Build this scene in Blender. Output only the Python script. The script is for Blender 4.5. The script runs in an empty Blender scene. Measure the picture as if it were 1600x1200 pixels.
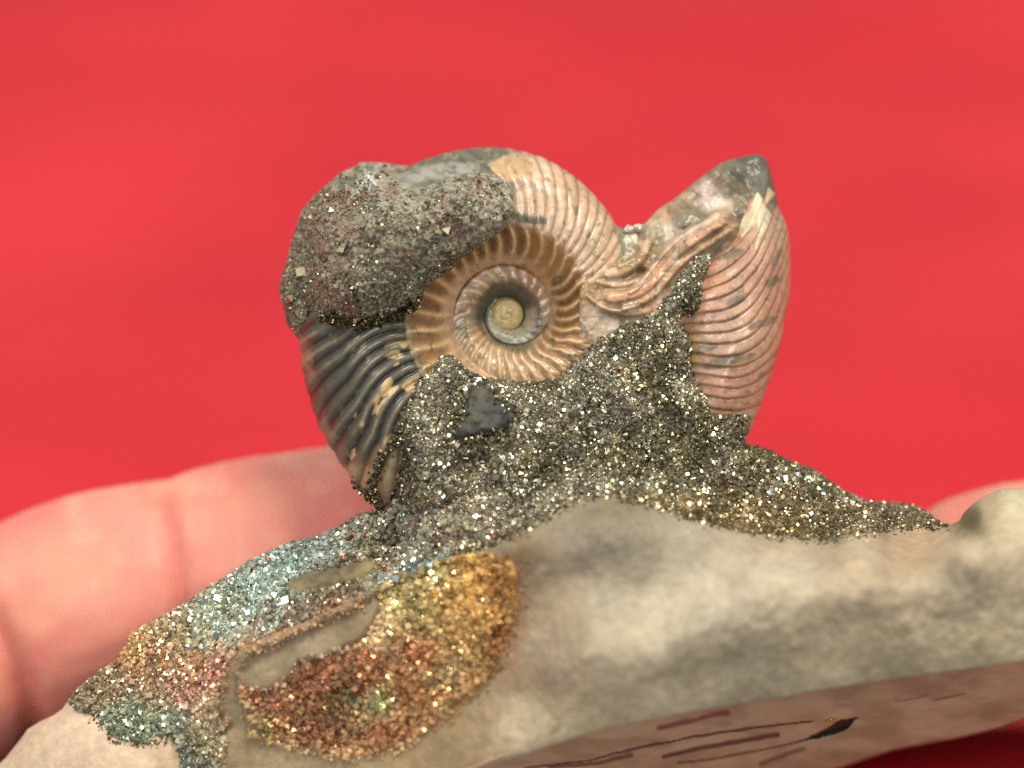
import bpy, bmesh, math
import numpy as np
from mathutils import Vector, Matrix

# ------------------------------------------------------------------ camera, world, lamps
S = 0.005            # metres per unit: one unit is 100 photo pixels at the plane of the shell
D = 45.0             # units from the camera to that plane
R = math.radians
sc = bpy.context.scene
cam = bpy.data.cameras.new("camera")
camo = bpy.data.objects.new("camera", cam)
sc.collection.objects.link(camo)
camo.location = (0, -D * S, 0)
camo.rotation_euler = (R(90), 0, 0)
cam.sensor_width = 36
cam.lens = 36 * D / 16
cam.clip_start = 0.005
cam.clip_end = 20
cam.dof.use_dof = True
cam.dof.focus_distance = (D - 1.0) * S
cam.dof.aperture_fstop = (cam.lens / 1000) / (1.55 * S)
sc.camera = camo

world = bpy.data.worlds.new("World")
sc.world = world
world.use_nodes = True
wb = world.node_tree.nodes["Background"]
wb.inputs[0].default_value = (1.0, 0.93, 0.82, 1)
wb.inputs[1].default_value = 0.36


def area(name, loc, size, power, col=(1, 0.94, 0.78), target=(0, 0, 0), size_y=None):
    l = bpy.data.lights.new(name, 'AREA')
    l.energy = power
    l.color = col
    l.size = size
    if size_y:
        l.shape = 'RECTANGLE'
        l.size_y = size_y
    o = bpy.data.objects.new(name, l)
    sc.collection.objects.link(o)
    o.location = loc
    o.rotation_euler = (Vector(target) - Vector(loc)).to_track_quat('-Z', 'Y').to_euler()
    return o


area("area_lamp", (0.25, -0.55, 1.05), 0.40, 11.0)
area("area_lamp", (-0.95, -0.55, 0.85), 0.30, 6.0, (1, 0.95, 0.86))  # added at the left for glints on the pyrite, not a known fixture
area("area_lamp", (1.0, -0.9, 0.55), 0.25, 3.6, (1, 0.9, 0.74))  # added at the right, also only for glints
area("front_fill", (-0.30, -1.4, 0.30), 0.35, 7.0, (0.96, 0.96, 0.96))  # added fill light from the camera side, no actual window there
sc.view_settings.view_transform = 'Standard'
sc.view_settings.look = 'None'
sc.view_settings.exposure = 0.0
sc.cycles.use_denoising = False

# ------------------------------------------------------------------ numpy helpers
rng = np.random.default_rng(7)


def P(px, py, Y):
    """photo pixel + depth (units, + is away from the camera) -> metres"""
    px = np.asarray(px, float); py = np.asarray(py, float); Y = np.asarray(Y, float)
    k = (D + Y) / D * S / 100
    return np.stack([(px - 800) * k, Y * S, (600 - py) * k], -1)


def lin(c):
    c = np.asarray(c, float) / 255.0
    return np.where(c <= 0.04045, c / 12.92, ((c + 0.055) / 1.055) ** 2.4)


def _hash(ix, iy, seed):
    h = (ix * 374761393 + iy * 668265263 + seed * 1442695041) & 0xffffffff
    h = ((h ^ (h >> 13)) * 1274126177) & 0xffffffff
    return ((h ^ (h >> 16)) & 0xffff) / 65535.0


def vnoise(x, y, seed=0):
    x = np.asarray(x, float); y = np.asarray(y, float)
    ix = np.floor(x).astype(np.int64); iy = np.floor(y).astype(np.int64)
    fx = x - ix; fy = y - iy
    fx = fx * fx * (3 - 2 * fx); fy = fy * fy * (3 - 2 * fy)
    a = _hash(ix, iy, seed); b = _hash(ix + 1, iy, seed)
    c = _hash(ix, iy + 1, seed); d = _hash(ix + 1, iy + 1, seed)
    return (a * (1 - fx) + b * fx) * (1 - fy) + (c * (1 - fx) + d * fx) * fy


def fbm(x, y, scale, octaves=4, seed=0, gain=0.5):
    """-1..1, scale = size of the largest lumps in pixels"""
    x = np.asarray(x, float); y = np.asarray(y, float)
    t = 0; a = 1; n = 0
    for o in range(octaves):
        f = 2 ** o / scale
        t = t + a * (vnoise(x * f + 17.3 * o, y * f - 9.1 * o, seed + o) * 2 - 1)
        n += a; a *= gain
    return t / n


def cells(x, y, scale, seed=0):
    """Worley: (distance to nearest point, its random value)"""
    x = np.asarray(x, float) / scale; y = np.asarray(y, float) / scale
    ix = np.floor(x).astype(np.int64); iy = np.floor(y).astype(np.int64)
    best = np.full(x.shape, 9.0); val = np.zeros(x.shape)
    for dx in (-1, 0, 1):
        for dy in (-1, 0, 1):
            cx = ix + dx; cy = iy + dy
            px_ = cx + _hash(cx, cy, seed); py_ = cy + _hash(cx, cy, seed + 5)
            d = np.hypot(px_ - x, py_ - y)
            m = d < best
            best = np.where(m, d, best); val = np.where(m, _hash(cx, cy, seed + 9), val)
    return best, val


def poly_sd(px, py, poly):
    """signed distance (inside negative) and nearest boundary point"""
    p = np.asarray(poly, float)
    q = np.roll(p, -1, 0)
    best = np.full(px.shape, 1e18); nx = np.zeros(px.shape); ny = np.zeros(px.shape)
    inside = np.zeros(px.shape, bool)
    for (x0, y0), (x1, y1) in zip(p, q):
        dx, dy = x1 - x0, y1 - y0
        t = np.clip(((px - x0) * dx + (py - y0) * dy) / (dx * dx + dy * dy + 1e-12), 0, 1)
        cx = x0 + t * dx; cy = y0 + t * dy
        d = (px - cx) ** 2 + (py - cy) ** 2
        m = d < best
        best = np.where(m, d, best); nx = np.where(m, cx, nx); ny = np.where(m, cy, ny)
        if y0 != y1:
            c = ((y0 > py) != (y1 > py)) & (px < (x1 - x0) * (py - y0) / (y1 - y0) + x0)
            inside ^= c
    d = np.sqrt(best)
    return np.where(inside, -d, d), nx, ny


def line_d(px, py, pts):
    p = np.asarray(pts, float)
    best = np.full(px.shape, 1e18)
    for (x0, y0), (x1, y1) in zip(p[:-1], p[1:]):
        dx, dy = x1 - x0, y1 - y0
        t = np.clip(((px - x0) * dx + (py - y0) * dy) / (dx * dx + dy * dy + 1e-12), 0, 1)
        best = np.minimum(best, (px - x0 - t * dx) ** 2 + (py - y0 - t * dy) ** 2)
    return np.sqrt(best)


def smooth(a, b, x):
    t = np.clip((x - a) / (b - a), 0, 1)
    return t * t * (3 - 2 * t)


def chaikin(poly, n=2, closed=True):
    p = np.asarray(poly, float)
    for _ in range(n):
        if closed:
            q = np.roll(p, -1, 0)
            p = np.stack([.75 * p + .25 * q, .25 * p + .75 * q], 1).reshape(-1, 2)
        else:
            a, b = p[:-1], p[1:]
            m = np.stack([.75 * a + .25 * b, .25 * a + .75 * b], 1).reshape(-1, 2)
            p = np.vstack([p[:1], m[1:-1], p[-1:]])
    return p


class RBF:
    def __init__(self, pts, lam=1e-3):
        a = np.asarray(pts, float)
        self.c = a[:, :2] / 100; v = a[:, 2:]
        n = len(a)
        d = np.hypot(self.c[:, None, 0] - self.c[None, :, 0], self.c[:, None, 1] - self.c[None, :, 1])
        K = d ** 2 * np.log(d + 1e-9) + lam * np.eye(n)
        Q = np.hstack([np.ones((n, 1)), self.c])
        A = np.block([[K, Q], [Q.T, np.zeros((3, 3))]])
        self.w = np.linalg.solve(A, np.vstack([v, np.zeros((3, v.shape[1]))]))

    def __call__(self, px, py):
        x = np.asarray(px, float) / 100; y = np.asarray(py, float) / 100
        out = 0
        for (cx, cy), w in zip(self.c, self.w[:-3]):
            r2 = (x - cx) ** 2 + (y - cy) ** 2
            out = out + w[0] * 0.5 * r2 * np.log(r2 + 1e-12)
        w = self.w[-3:, 0]
        return out + w[0] + w[1] * x + w[2] * y


def idw_colour(px, py, pts, power=3.0, warp=25, wscale=70, seed=3):
    x = px + warp * fbm(px, py, wscale, 4, seed); y = py + warp * fbm(px, py, wscale, 4, seed + 20)
    num = 0; den = 0
    for (cx, cy, c) in pts:
        w = 1.0 / (((x - cx) ** 2 + (y - cy) ** 2) + 60.0) ** (power / 2)
        num = num + w[..., None] * lin(c); den = den + w
    return num / den[..., None]


def grey_in(c, k, g=1.0):
    l = (c @ np.array([.25, .6, .15]))[..., None]
    return (c * (1 - k) + l * k) * g


def mix(base, col, m):
    return base * (1 - m[..., None]) + lin(col) * m[..., None]


# ------------------------------------------------------------------ materials
def new_mat(name):
    m = bpy.data.materials.new(name)
    m.use_nodes = True
    nt = m.node_tree
    b = nt.nodes["Principled BSDF"]
    return m, nt, b


def attr_mat(name, rough=0.5, metal=0.0, grain=(900, 0.35), bump=(1500, 0.1), coat=0.0, spec=0.5,
             sss=0.0, rough_attr=False, grain2=None, bumpdist=0.0002, aniso=None):
    """base colour from the mesh's own pigment attribute, varied by fine procedural grain"""
    m, nt, b = new_mat(name)
    N, L = nt.nodes.new, nt.links.new
    at = N("ShaderNodeAttribute"); at.attribute_name = "pigment"
    tc = N("ShaderNodeTexCoord")
    no = N("ShaderNodeTexNoise"); no.inputs["Scale"].default_value = grain[0]
    no.inputs["Detail"].default_value = 6; no.inputs["Roughness"].default_value = 0.65
    L(tc.outputs["Object"], no.inputs["Vector"])
    mr = N("ShaderNodeMapRange")
    mr.inputs[1].default_value = 0.3; mr.inputs[2].default_value = 0.7
    mr.inputs[3].default_value = 1 - grain[1]; mr.inputs[4].default_value = 1 + grain[1]
    L(no.outputs["Fac"], mr.inputs[0])
    vm = N("ShaderNodeVectorMath"); vm.operation = 'SCALE'
    L(at.outputs["Color"], vm.inputs[0]); L(mr.outputs[0], vm.inputs["Scale"])
    out = vm.outputs[0]
    if grain2:
        n2 = N("ShaderNodeTexNoise"); n2.inputs["Scale"].default_value = grain2[0]
        n2.inputs["Detail"].default_value = 4
        L(tc.outputs["Object"], n2.inputs["Vector"])
        m2 = N("ShaderNodeMapRange")
        m2.inputs[1].default_value = 0.3; m2.inputs[2].default_value = 0.7
        m2.inputs[3].default_value = 1 - grain2[1]; m2.inputs[4].default_value = 1 + grain2[1]
        L(n2.outputs["Fac"], m2.inputs[0])
        v2 = N("ShaderNodeVectorMath"); v2.operation = 'SCALE'
        L(out, v2.inputs[0]); L(m2.outputs[0], v2.inputs["Scale"])
        out = v2.outputs[0]
    L(out, b.inputs["Base Color"])
    b.inputs["Roughness"].default_value = rough
    if rough_attr:
        ar = N("ShaderNodeAttribute"); ar.attribute_name = "polish"
        L(ar.outputs["Fac"], b.inputs["Roughness"])
    b.inputs["Metallic"].default_value = metal
    b.inputs["Coat Weight"].default_value = coat
    b.inputs["Coat Roughness"].default_value = 0.18
    b.inputs["Specular IOR Level"].default_value = spec
    if sss:
        b.inputs["Subsurface Weight"].default_value = sss
        b.inputs["Subsurface Radius"].default_value = (1, 0.5, 0.3)
        b.inputs["Subsurface Scale"].default_value = 0.001
    if bump:
        nb = N("ShaderNodeTexNoise"); nb.inputs["Scale"].default_value = bump[0]
        nb.inputs["Detail"].default_value = 5
        L(tc.outputs["Object"], nb.inputs["Vector"])
        bp = N("ShaderNodeBump"); bp.inputs["Strength"].default_value = bump[1]
        bp.inputs["Distance"].default_value = bumpdist
        L(nb.outputs["Fac"], bp.inputs["Height"]); L(bp.outputs[0], b.inputs["Normal"])
    return m


M_shell = attr_mat("nacre_shell", rough_attr=True, grain=(1400, 0.22), bump=(2600, 0.25), coat=0.45, spec=0.6,
                   grain2=(350, 0.12), sss=0.0)
M_stone = attr_mat("limestone_matrix", rough=0.85, grain=(1500, 0.16), bump=(1800, 0.6), grain2=(520, 0.12), spec=0.25)
M_crust = attr_mat("mineral_crust_bed", rough=0.55, metal=0.2, grain=(2500, 0.5), bump=(3000, 0.6))
M_pyrite = attr_mat("pyrite_crystal", rough=0.25, metal=0.92, grain=(900, 0.25), bump=None)
M_matte = attr_mat("dull_grain", rough=0.6, metal=0.25, grain=(900, 0.3), bump=None)
M_polish = attr_mat("polished_stone", rough=0.36, grain=(500, 0.10), bump=None, coat=0.0, grain2=(120, 0.12), spec=0.3)
M_cap = attr_mat("pyritised_rock", rough=0.5, metal=0.15, grain=(2200, 0.5), bump=(3200, 1.0), spec=0.5, bumpdist=.0003)

# ------------------------------------------------------------------ object helpers


def link_mesh(name, verts, faces, mat, parent=None, pigment=None, polish=None, shade=True):
    me = bpy.data.meshes.new(name)
    verts = np.asarray(verts, np.float32); faces = np.asarray(faces, np.int32)
    me.vertices.add(len(verts)); me.vertices.foreach_set("co", verts.ravel())
    k = faces.shape[1]
    me.loops.add(faces.size); me.loops.foreach_set("vertex_index", faces.ravel())
    me.polygons.add(len(faces))
    me.polygons.foreach_set("loop_start", np.arange(0, faces.size, k, dtype=np.int32))
    me.update(calc_edges=True)
    me.validate()
    me.polygons.foreach_set("use_smooth", np.full(len(me.polygons), bool(shade)))
    if pigment is not None and len(me.vertices) == len(pigment):
        a = me.attributes.new("pigment", 'FLOAT_COLOR', 'POINT')
        c = np.ones((len(pigment), 4), np.float32); c[:, :3] = np.clip(pigment, 0, 1)
        a.data.foreach_set("color", c.ravel())
    if polish is not None:
        a = me.attributes.new("polish", 'FLOAT', 'POINT')
        a.data.foreach_set("value", np.asarray(polish, np.float32))
    me.materials.append(mat)
    o = bpy.data.objects.new(name, me)
    sc.collection.objects.link(o)
    if parent:
        o.parent = parent
    return o


def relief(poly, step, depth, back, roll_w=25, roll_d=0.3, bounds=None):
    """A closed body: a front sheet over the outline `poly`, rounded off at the rim, walls and a back.
    returns px, py, Y, is_front, quads"""
    poly = np.asarray(poly, float)
    x0, y0 = poly.min(0) - step * 2; x1, y1 = poly.max(0) + step * 2
    gx = np.arange(x0, x1, step); gy = np.arange(y0, y1, step)
    X, Yp = np.meshgrid(gx, gy)
    sd, nx, ny = poly_sd(X, Yp, poly)
    ins = sd < 0
    cell = ins[:-1, :-1] | ins[1:, :-1] | ins[:-1, 1:] | ins[1:, 1:]
    use = np.zeros_like(ins)
    use[:-1, :-1] |= cell; use[1:, :-1] |= cell; use[:-1, 1:] |= cell; use[1:, 1:] |= cell
    X = np.where(ins, X, nx); Yp = np.where(ins, Yp, ny)
    idx = np.full(ins.shape, -1); idx[use] = np.arange(use.sum())
    px = X[use]; py = Yp[use]; dist = np.where(ins, -sd, 0)[use]
    cy, cx = np.nonzero(cell)
    q = np.stack([idx[cy, cx], idx[cy + 1, cx], idx[cy + 1, cx + 1], idx[cy, cx + 1]], 1)
    Yd = depth(px, py)
    t = np.clip(dist / roll_w, 0, 1)
    Yd = Yd + roll_d * (1 - np.sqrt(np.clip(1 - (1 - t) ** 2, 0, 1)))
    return px, py, Yd, dist, q


def boundary_edges(q):
    e = np.concatenate([q[:, [0, 1]], q[:, [1, 2]], q[:, [2, 3]], q[:, [3, 0]]])
    n = q.max() + 1
    key = e[:, 0].astype(np.int64) * n + e[:, 1]
    rev = e[:, 1].astype(np.int64) * n + e[:, 0]
    return e[~np.isin(key, rev)]


def close_back(px, py, Y, q, back, inset=0.0):
    """adds walls and a back sheet (coarse copy) to a front sheet"""
    n = len(px)
    be = boundary_edges(q)
    Yb = np.maximum(back(px, py), Y + 0.05)
    P0 = P(px, py, Y); P1 = P(px, py, Yb)
    V = np.vstack([P0, P1])
    walls = np.stack([be[:, 1], be[:, 0], be[:, 0] + n, be[:, 1] + n], 1)
    F = np.vstack([q, walls, q[:, ::-1] + n])
    return V, F


# ------------------------------------------------------------------ crystal grains
CUBE_V = np.array([[x, y, z] for x in (-1, 1) for y in (-1, 1) for z in (-1, 1)], float) * 0.58
CUBE_F = np.array([[0, 1, 3, 2], [4, 6, 7, 5], [0, 4, 5, 1], [2, 3, 7, 6], [0, 2, 6, 4], [1, 5, 7, 3]])
CUBE_T = np.vstack([CUBE_F[:, [0, 1, 2]], CUBE_F[:, [0, 2, 3]]])
OCT_V = np.array([[1, 0, 0], [-1, 0, 0], [0, 1, 0], [0, -1, 0], [0, 0, 1], [0, 0, -1]], float) * 0.9
OCT_T = np.array([[0, 2, 4], [2, 1, 4], [1, 3, 4], [3, 0, 4], [2, 0, 5], [1, 2, 5], [3, 1, 5], [0, 3, 5]])


def rand_rot(n):
    q = rng.normal(size=(n, 4)); q /= np.linalg.norm(q, axis=1)[:, None]
    w, x, y, z = q.T
    return np.stack([np.stack([1 - 2 * (y * y + z * z), 2 * (x * y - z * w), 2 * (x * z + y * w)], -1),
                     np.stack([2 * (x * y + z * w), 1 - 2 * (x * x + z * z), 2 * (y * z - x * w)], -1),
                     np.stack([2 * (x * z - y * w), 2 * (y * z + x * w), 1 - 2 * (x * x + y * y)], -1)], 1)


def grains(name, px, py, Y, size, colour, mat, parent, label=None):
    """one mesh of many tiny crystals; size in px (radius)"""
    n = len(px)
    c = P(px, py, Y)
    Rm = rand_rot(n)
    vs = []; fs = []; cs = []; off = 0
    kind = rng.random(n) < 0.55
    for sel, bv, bt in ((kind, CUBE_V, CUBE_T), (~kind, OCT_V, OCT_T)):
        m = sel.sum()
        if not m:
            continue
        st = 1 + 0.35 * (rng.random((m, 1, 3)) - .5)
        v = np.einsum('nij,nkj->nki', Rm[sel], bv[None] * st) * (size[sel] * S / 100)[:, None, None] + c[sel][:, None]
        fs.append((bt[None] + (np.arange(m) * len(bv))[:, None, None] + off).reshape(-1, 3))
        vs.append(v.reshape(-1, 3)); cs.append(np.repeat(colour[sel], len(bv), 0))
        off += m * len(bv)
    o = link_mesh(name, np.vstack(vs), np.vstack(fs), mat, parent, np.vstack(cs), shade=False)
    o["kind"] = "stuff"
    if label:
        o["label"] = label
    return o


def sample_poly(poly, n, inset=0.0):
    p = np.asarray(poly, float); lo = p.min(0); hi = p.max(0)
    a = abs(np.sum(p[:, 0] * np.roll(p[:, 1], -1) - p[:, 1] * np.roll(p[:, 0], -1)) / 2)
    k = int(n * (hi - lo).prod() / a * 1.05) + 10
    x = rng.uniform(lo[0], hi[0], k); y = rng.uniform(lo[1], hi[1], k)
    sd, _, _ = poly_sd(x, y, p)
    m = sd < -inset
    return x[m], y[m], -sd[m]


# ------------------------------------------------------------------ red cloth
def build_cloth():
    xs = np.linspace(-95, 95, 261); ys = np.linspace(2, 160, 281)
    X, Yd = np.meshgrid(xs, ys)
    a = R(21)
    z = -10.2 + 0.40 * Yd
    u = X * math.cos(a) + Yd * math.sin(a)
    v = -X * math.sin(a) + Yd * math.cos(a)
    h = 0.5 * np.sin(v / 9.0 + 0.7 * np.sin(u / 26)) * (0.5 + 0.5 * vnoise(u / 30, v / 30, 4))
    h += 1.0 * fbm(u * 1.0, v * 2.2, 44, 3, 8)
    h *= smooth(2, 25, Yd)
    z = z + h
    V = np.stack([X, Yd, z], -1).reshape(-1, 3) * S
    ny, nx = X.shape
    i = (np.arange(ny - 1)[:, None] * nx + np.arange(nx - 1)[None]).ravel()
    F = np.stack([i, i + 1, i + nx + 1, i + nx], 1)
    m, nt, b = new_mat("red_cloth")
    N, L = nt.nodes.new, nt.links.new
    tc = N("ShaderNodeTexCoord")
    no = N("ShaderNodeTexNoise"); no.inputs["Scale"].default_value = 14; no.inputs["Detail"].default_value = 5
    L(tc.outputs["Object"], no.inputs["Vector"])
    cr = N("ShaderNodeValToRGB")
    cr.color_ramp.elements[0].position = 0.35; cr.color_ramp.elements[0].color = (0.53, 0.022, 0.036, 1)
    cr.color_ramp.elements[1].position = 0.68; cr.color_ramp.elements[1].color = (0.64, 0.032, 0.048, 1)
    L(no.outputs["Fac"], cr.inputs[0]); L(cr.outputs[0], b.inputs["Base Color"])
    wv = N("ShaderNodeTexVoronoi"); wv.inputs["Scale"].default_value = 1400
    L(tc.outputs["Object"], wv.inputs["Vector"])
    bp = N("ShaderNodeBump"); bp.inputs["Strength"].default_value = 0.25; bp.inputs["Distance"].default_value = 0.0003
    L(wv.outputs[0], bp.inputs["Height"]); L(bp.outputs[0], b.inputs["Normal"])
    b.inputs["Roughness"].default_value = 0.9
    b.inputs["Specular IOR Level"].default_value = 0.15
    b.inputs["Sheen Weight"].default_value = 0.05
    b.inputs["Sheen Tint"].default_value = (1, 0.6, 0.6, 1)
    o = link_mesh("red_table_cloth_backdrop", V, F, m)
    o["kind"] = "structure"
    o["label"] = "plain bright red cloth filling the blurred background behind the fossil"
    o["category"] = "cloth"
    return o


build_cloth()

# ------------------------------------------------------------------ the specimen
spec = bpy.data.objects.new("fossil_specimen", None)
sc.collection.objects.link(spec)
spec.location = (0, 0, 0)
spec["label"] = "coiled ammonite fossils in glittering pyrite on a grey stone slab, held in the hand"
spec["category"] = "fossil"

# ---- main ammonite: one log-spiral shell
CX, CY = 795, 492


def interp(xs, ys):
    return lambda t: np.interp(t, xs, ys)


def pchip_like(xs, ys, t):
    """smooth interpolation through the table (Catmull-Rom on the irregular grid)"""
    xs = np.asarray(xs, float); ys = np.asarray(ys, float)
    d = np.gradient(ys, xs)
    i = np.clip(np.searchsorted(xs, t) - 1, 0, len(xs) - 2)
    h = xs[i + 1] - xs[i]; s = (t - xs[i]) / h
    return ((2 * s ** 3 - 3 * s ** 2 + 1) * ys[i] + (s ** 3 - 2 * s ** 2 + s) * h * d[i]
            + (-2 * s ** 3 + 3 * s ** 2) * ys[i + 1] + (s ** 3 - s ** 2) * h * d[i + 1])


TH = [-560, -500, -450, -400, -360, -270, -180, -135, -90, -45, 0, 22, 45, 67, 90, 112, 135, 158, 180, 202, 225, 240, 262]
TR = [32, 39, 47, 57, 69, 81, 92, 108, 138, 166, 192, 204, 222, 242, 260, 272, 287, 304, 323, 338, 354, 372, 392]
TS = [20, 22, 24, 25, 26, 30, 38, 42, 46, 55, 64, 68, 72, 76, 79, 81, 83, 85, 86, 88, 90, 91, 92]
TB = [13, 15, 18, 21, 24, 30, 36, 44, 55, 66, 76, 82, 88, 93, 98, 104, 110, 116, 120, 122, 120, 114, 106]


def build_ammonite():
    th = np.arange(-555, 262, 0.5)
    # cross-section stations: q radial fraction, side +1 front, -1 back
    psi = np.linspace(0, math.pi / 2, 60)
    qf = np.concatenate([np.linspace(0, 0.45, 62)[:-1], 0.45 + 0.55 * np.sin(psi)])
    qb = (0.45 + 0.55 * np.sin(psi))[::-1][1:]
    qb = np.concatenate([qb, np.linspace(0.45, 0.0, 20)[1:]])
    q = np.concatenate([qf, qb]); side = np.concatenate([np.ones(len(qf)), -np.ones(len(qb))])
    T, Q = np.meshgrid(th, q, indexing='ij')
    SD = np.broadcast_to(side, T.shape)
    Rv = pchip_like(TH, TR, T); Sv = pchip_like(TH, TS, T); B = pchip_like(TH, TB, T)
    ds = B * 0 + np.interp(T, [-560, -450, -270, -180, -90, 0, 90, 180, 262], [6, 6, 4, 4, 12, 22, 28, 34, 42])
    full = smooth(-175, -80, T)
    r = Sv + (Rv - Sv) * Q
    rise = np.sin(math.pi / 2 * np.clip(Q / 0.5, 0, 1)) ** 0.85
    fall = np.where(Q > 0.45, np.sqrt(np.clip(1 - (np.clip(Q - .45, 0, 1) / .55) ** 2.4, 0, 1)), 1)
    d_full = (ds + (B - ds) * rise) * fall
    d_in = (ds + (B - ds) * np.sin(math.pi / 2 * np.clip(Q / 0.6, 0, 1))) * (1 - 0.22 * smooth(0.86, 1, Q))
    d = d_full * full + d_in * (1 - full)
    # ribs
    a = np.radians(T)
    qq = (r - 70) / 190
    bend = 13 * np.clip((Q - 0.25) / 0.75, 0, 1) ** 2 - 5 * np.sin(np.clip(Q / 0.35, 0, 1) * math.pi) * full
    lft = smooth(140, 185, T)
    bend = bend * (1 - lft) + lft * (-4.0 * np.sin(math.pi * np.clip((Q - .12) / .62, 0, 1)) + 10 * np.clip((Q - .35) / .65, 0, 1) ** 1.6)
    jit = 2.2 * fbm(T, T * 0, 23, 3, 31)
    ph = (T - bend + jit)
    coarse = np.where(T < -170, (ph + 170) / 360 * 22 - 170 / 360 * 32, ph / 360 * 32)
    fine = ph / 360 * 64
    rp = np.interp(T, [-135, -90, -45, 0, 45, 90, 135, 180, 225, 262], [95, 103, 112, 128, 128, 140, 146, 156, 160, 162])
    zone = smooth(-6, 10, r - rp)      # 0 inside the ring, 1 outside
    wc = 1 - np.abs(np.sin(math.pi * coarse)) ** 1.5          # crest 1 groove 0
    wc = 0.5 + 0.5 * np.cos(2 * math.pi * coarse)
    wc = 0.5 + 0.5 * np.cos(2 * math.pi * coarse + .55 * np.sin(2 * math.pi * coarse))
    wc = wc ** 0.85 * (0.85 + .15 * fbm(T * 3, r, 30, 2, 19))
    wf = np.abs(np.sin(math.pi * fine)) ** 0.55
    incr = smooth(0.02, 0.2, Q)
    ampc = np.interp(T, [-555, -400, -270, -180, -90, 0, 60, 90, 262], [0.5, 1.2, 2.2, 2.6, 4.5, 9.0, 9.5, 11.0, 8.0])
    ampf = np.interp(T, [-135, 0, 60, 120, 170, 200, 262], [2, 3.0, 3.4, 3.2, 7.0, 7.8, 7.5])
    outer = SD * 0 + 1
    inner_f = 74 * 0
    h = incr * (ampc * (wc - 0.5) * (1 - zone) * (.45 + .55 * smooth(70, 125, r)) ) + ampf * (wf - 0.7) * zone * (1 - 0.5 * smooth(0.9, 1, Q))
    step_ = np.interp(T, [-140, -60, 20, 60, 90, 262], [0, 0, 0, 1.0, 4, 3])
    h = h + step_ * smooth(-3, 3, r - rp + 3 * fbm(T * 4, r, 16, 3, 12)) * (1 - smooth(0.8, 1, Q))
    h = h + 0.7 * fbm(r * np.cos(a), r * np.sin(a), 14, 3, 55) + 1.8 * fbm(r * np.cos(a), r * np.sin(a), 60, 2, 56)
    # chips where the outer layer has come off at the upper right
    # displace: mostly along depth on the flank, radially on the venter
    nr = smooth(0.72, 1.0, Q)
    rr = r + h * nr * 0.9
    dd = d + h * (1 - nr) * np.where(Q > 0, 1, 1)
    px = CX + rr * np.cos(a); py = CY - rr * np.sin(a)
    Yd = np.where(SD > 0, -dd, dd) / 100
    tilt = 0.06 * (CY - py) / 100 * (1)
    Yd = Yd + tilt + 0.02
    # ---------------- pigment
    al = np.mod(T, 360)
    X0, Y0 = px, py
    nz = fbm(X0, Y0, 18, 4, 90); nz2 = fbm(X0, Y0, 45, 3, 97)
    crest = np.where(zone > .5, wf, wc)
    base = np.ones(T.shape + (3,)) * lin((216, 186, 158))
    peach = lin((226, 192, 146)); brown = lin((122, 74, 28))
    # coarse ring
    ringcol = np.where((crest > .5)[..., None], peach, peach)
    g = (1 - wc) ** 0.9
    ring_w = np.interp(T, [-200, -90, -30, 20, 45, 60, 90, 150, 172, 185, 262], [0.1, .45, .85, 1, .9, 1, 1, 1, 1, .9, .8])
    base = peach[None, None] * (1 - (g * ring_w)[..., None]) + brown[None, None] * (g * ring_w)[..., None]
    # pale umbilical collar
    base = mix(base, (205, 170, 140), (1 - smooth(0.03, 0.13, Q)) * .8)
    # inner whorls
    inn = (1 - full)
    band = mix(np.ones(T.shape + (3,)) * lin((202, 170, 138)), (132, 100, 68), smooth(.1, .9, (1 - wc)) * .7)
    band = mix(band, (150, 155, 118), smooth(.1, .6, nz2) * .45)
    upper = smooth(5, 30, al) * (1 - smooth(185, 215, al))
    dark = upper * (1 - smooth(47, 60, r + 5 * nz)) + (1 - upper) * np.exp(-((r - 47.5 - 2 * nz) / 4.5) ** 2)
    band = mix(band, (160, 156, 132), (1 - upper) * (1 - smooth(40, 46, r)) * .8)
    band = mix(band, (70, 69, 62), np.clip(dark, 0, 1) * .92)
    bro = smooth(0, 40, al) * (1 - smooth(70, 110, al)) * (T > -400)
    band = mix(band, (168, 120, 72), bro * .6 * smooth(.3, .6, Q))
    band = mix(band, (150, 150, 125), (T < -400) * .7)
    base = base * (1 - inn[..., None]) + band * inn[..., None]
    # dark tint near the umbilicus at the bottom + pearly stripes
    bot = smooth(-150, -110, T) * (1 - smooth(-60, -35, T))
    base = mix(base, (98, 96, 82), bot * (1 - smooth(.04, .2, Q + .08 * nz)) * .85)
    pearl = bot * smooth(.1, .2, Q) * (1 - smooth(.3, .42, Q)) * smooth(.5, .9, wc)
    base = mix(base, (232, 226, 224), pearl * .75)
    # outer layer, upper right: cream and pink
    up = zone * smooth(15, 25, T) * (1 - smooth(92, 104, T + 6 * nz))
    oc = np.ones(T.shape + (3,)) * lin((214, 184, 156))
    oc = mix(oc, (232, 214, 188), smooth(.0, .5, nz2) * .8)
    oc = mix(oc, (206, 152, 122), smooth(.55, 1., Q) * .25)
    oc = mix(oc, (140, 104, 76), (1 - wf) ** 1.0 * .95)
    oc = mix(oc, (176, 140, 112), smooth(.1, .5, fbm(ph * 6, r * .4, 20, 3, 58)) * .5)
    base = base * (1 - up[..., None]) + oc * up[..., None]
    orange = smooth(30, 44, T) * (1 - smooth(66, 80, T)) * (1 - smooth(rp + 2, rp + 34, r + 12 * nz)) * full
    base = mix(base, (186, 134, 88), orange * .5)
    # dark venter on top
    topd = smooth(84, 92, T + 3 * nz) * (1 - smooth(150, 170, T)) * smooth(.4, .7, Q + .0 * nz)
    base = mix(base, (104, 100, 84), topd)
    base = mix(base, (62, 60, 52), topd * (1 - wf) * .8)
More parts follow.
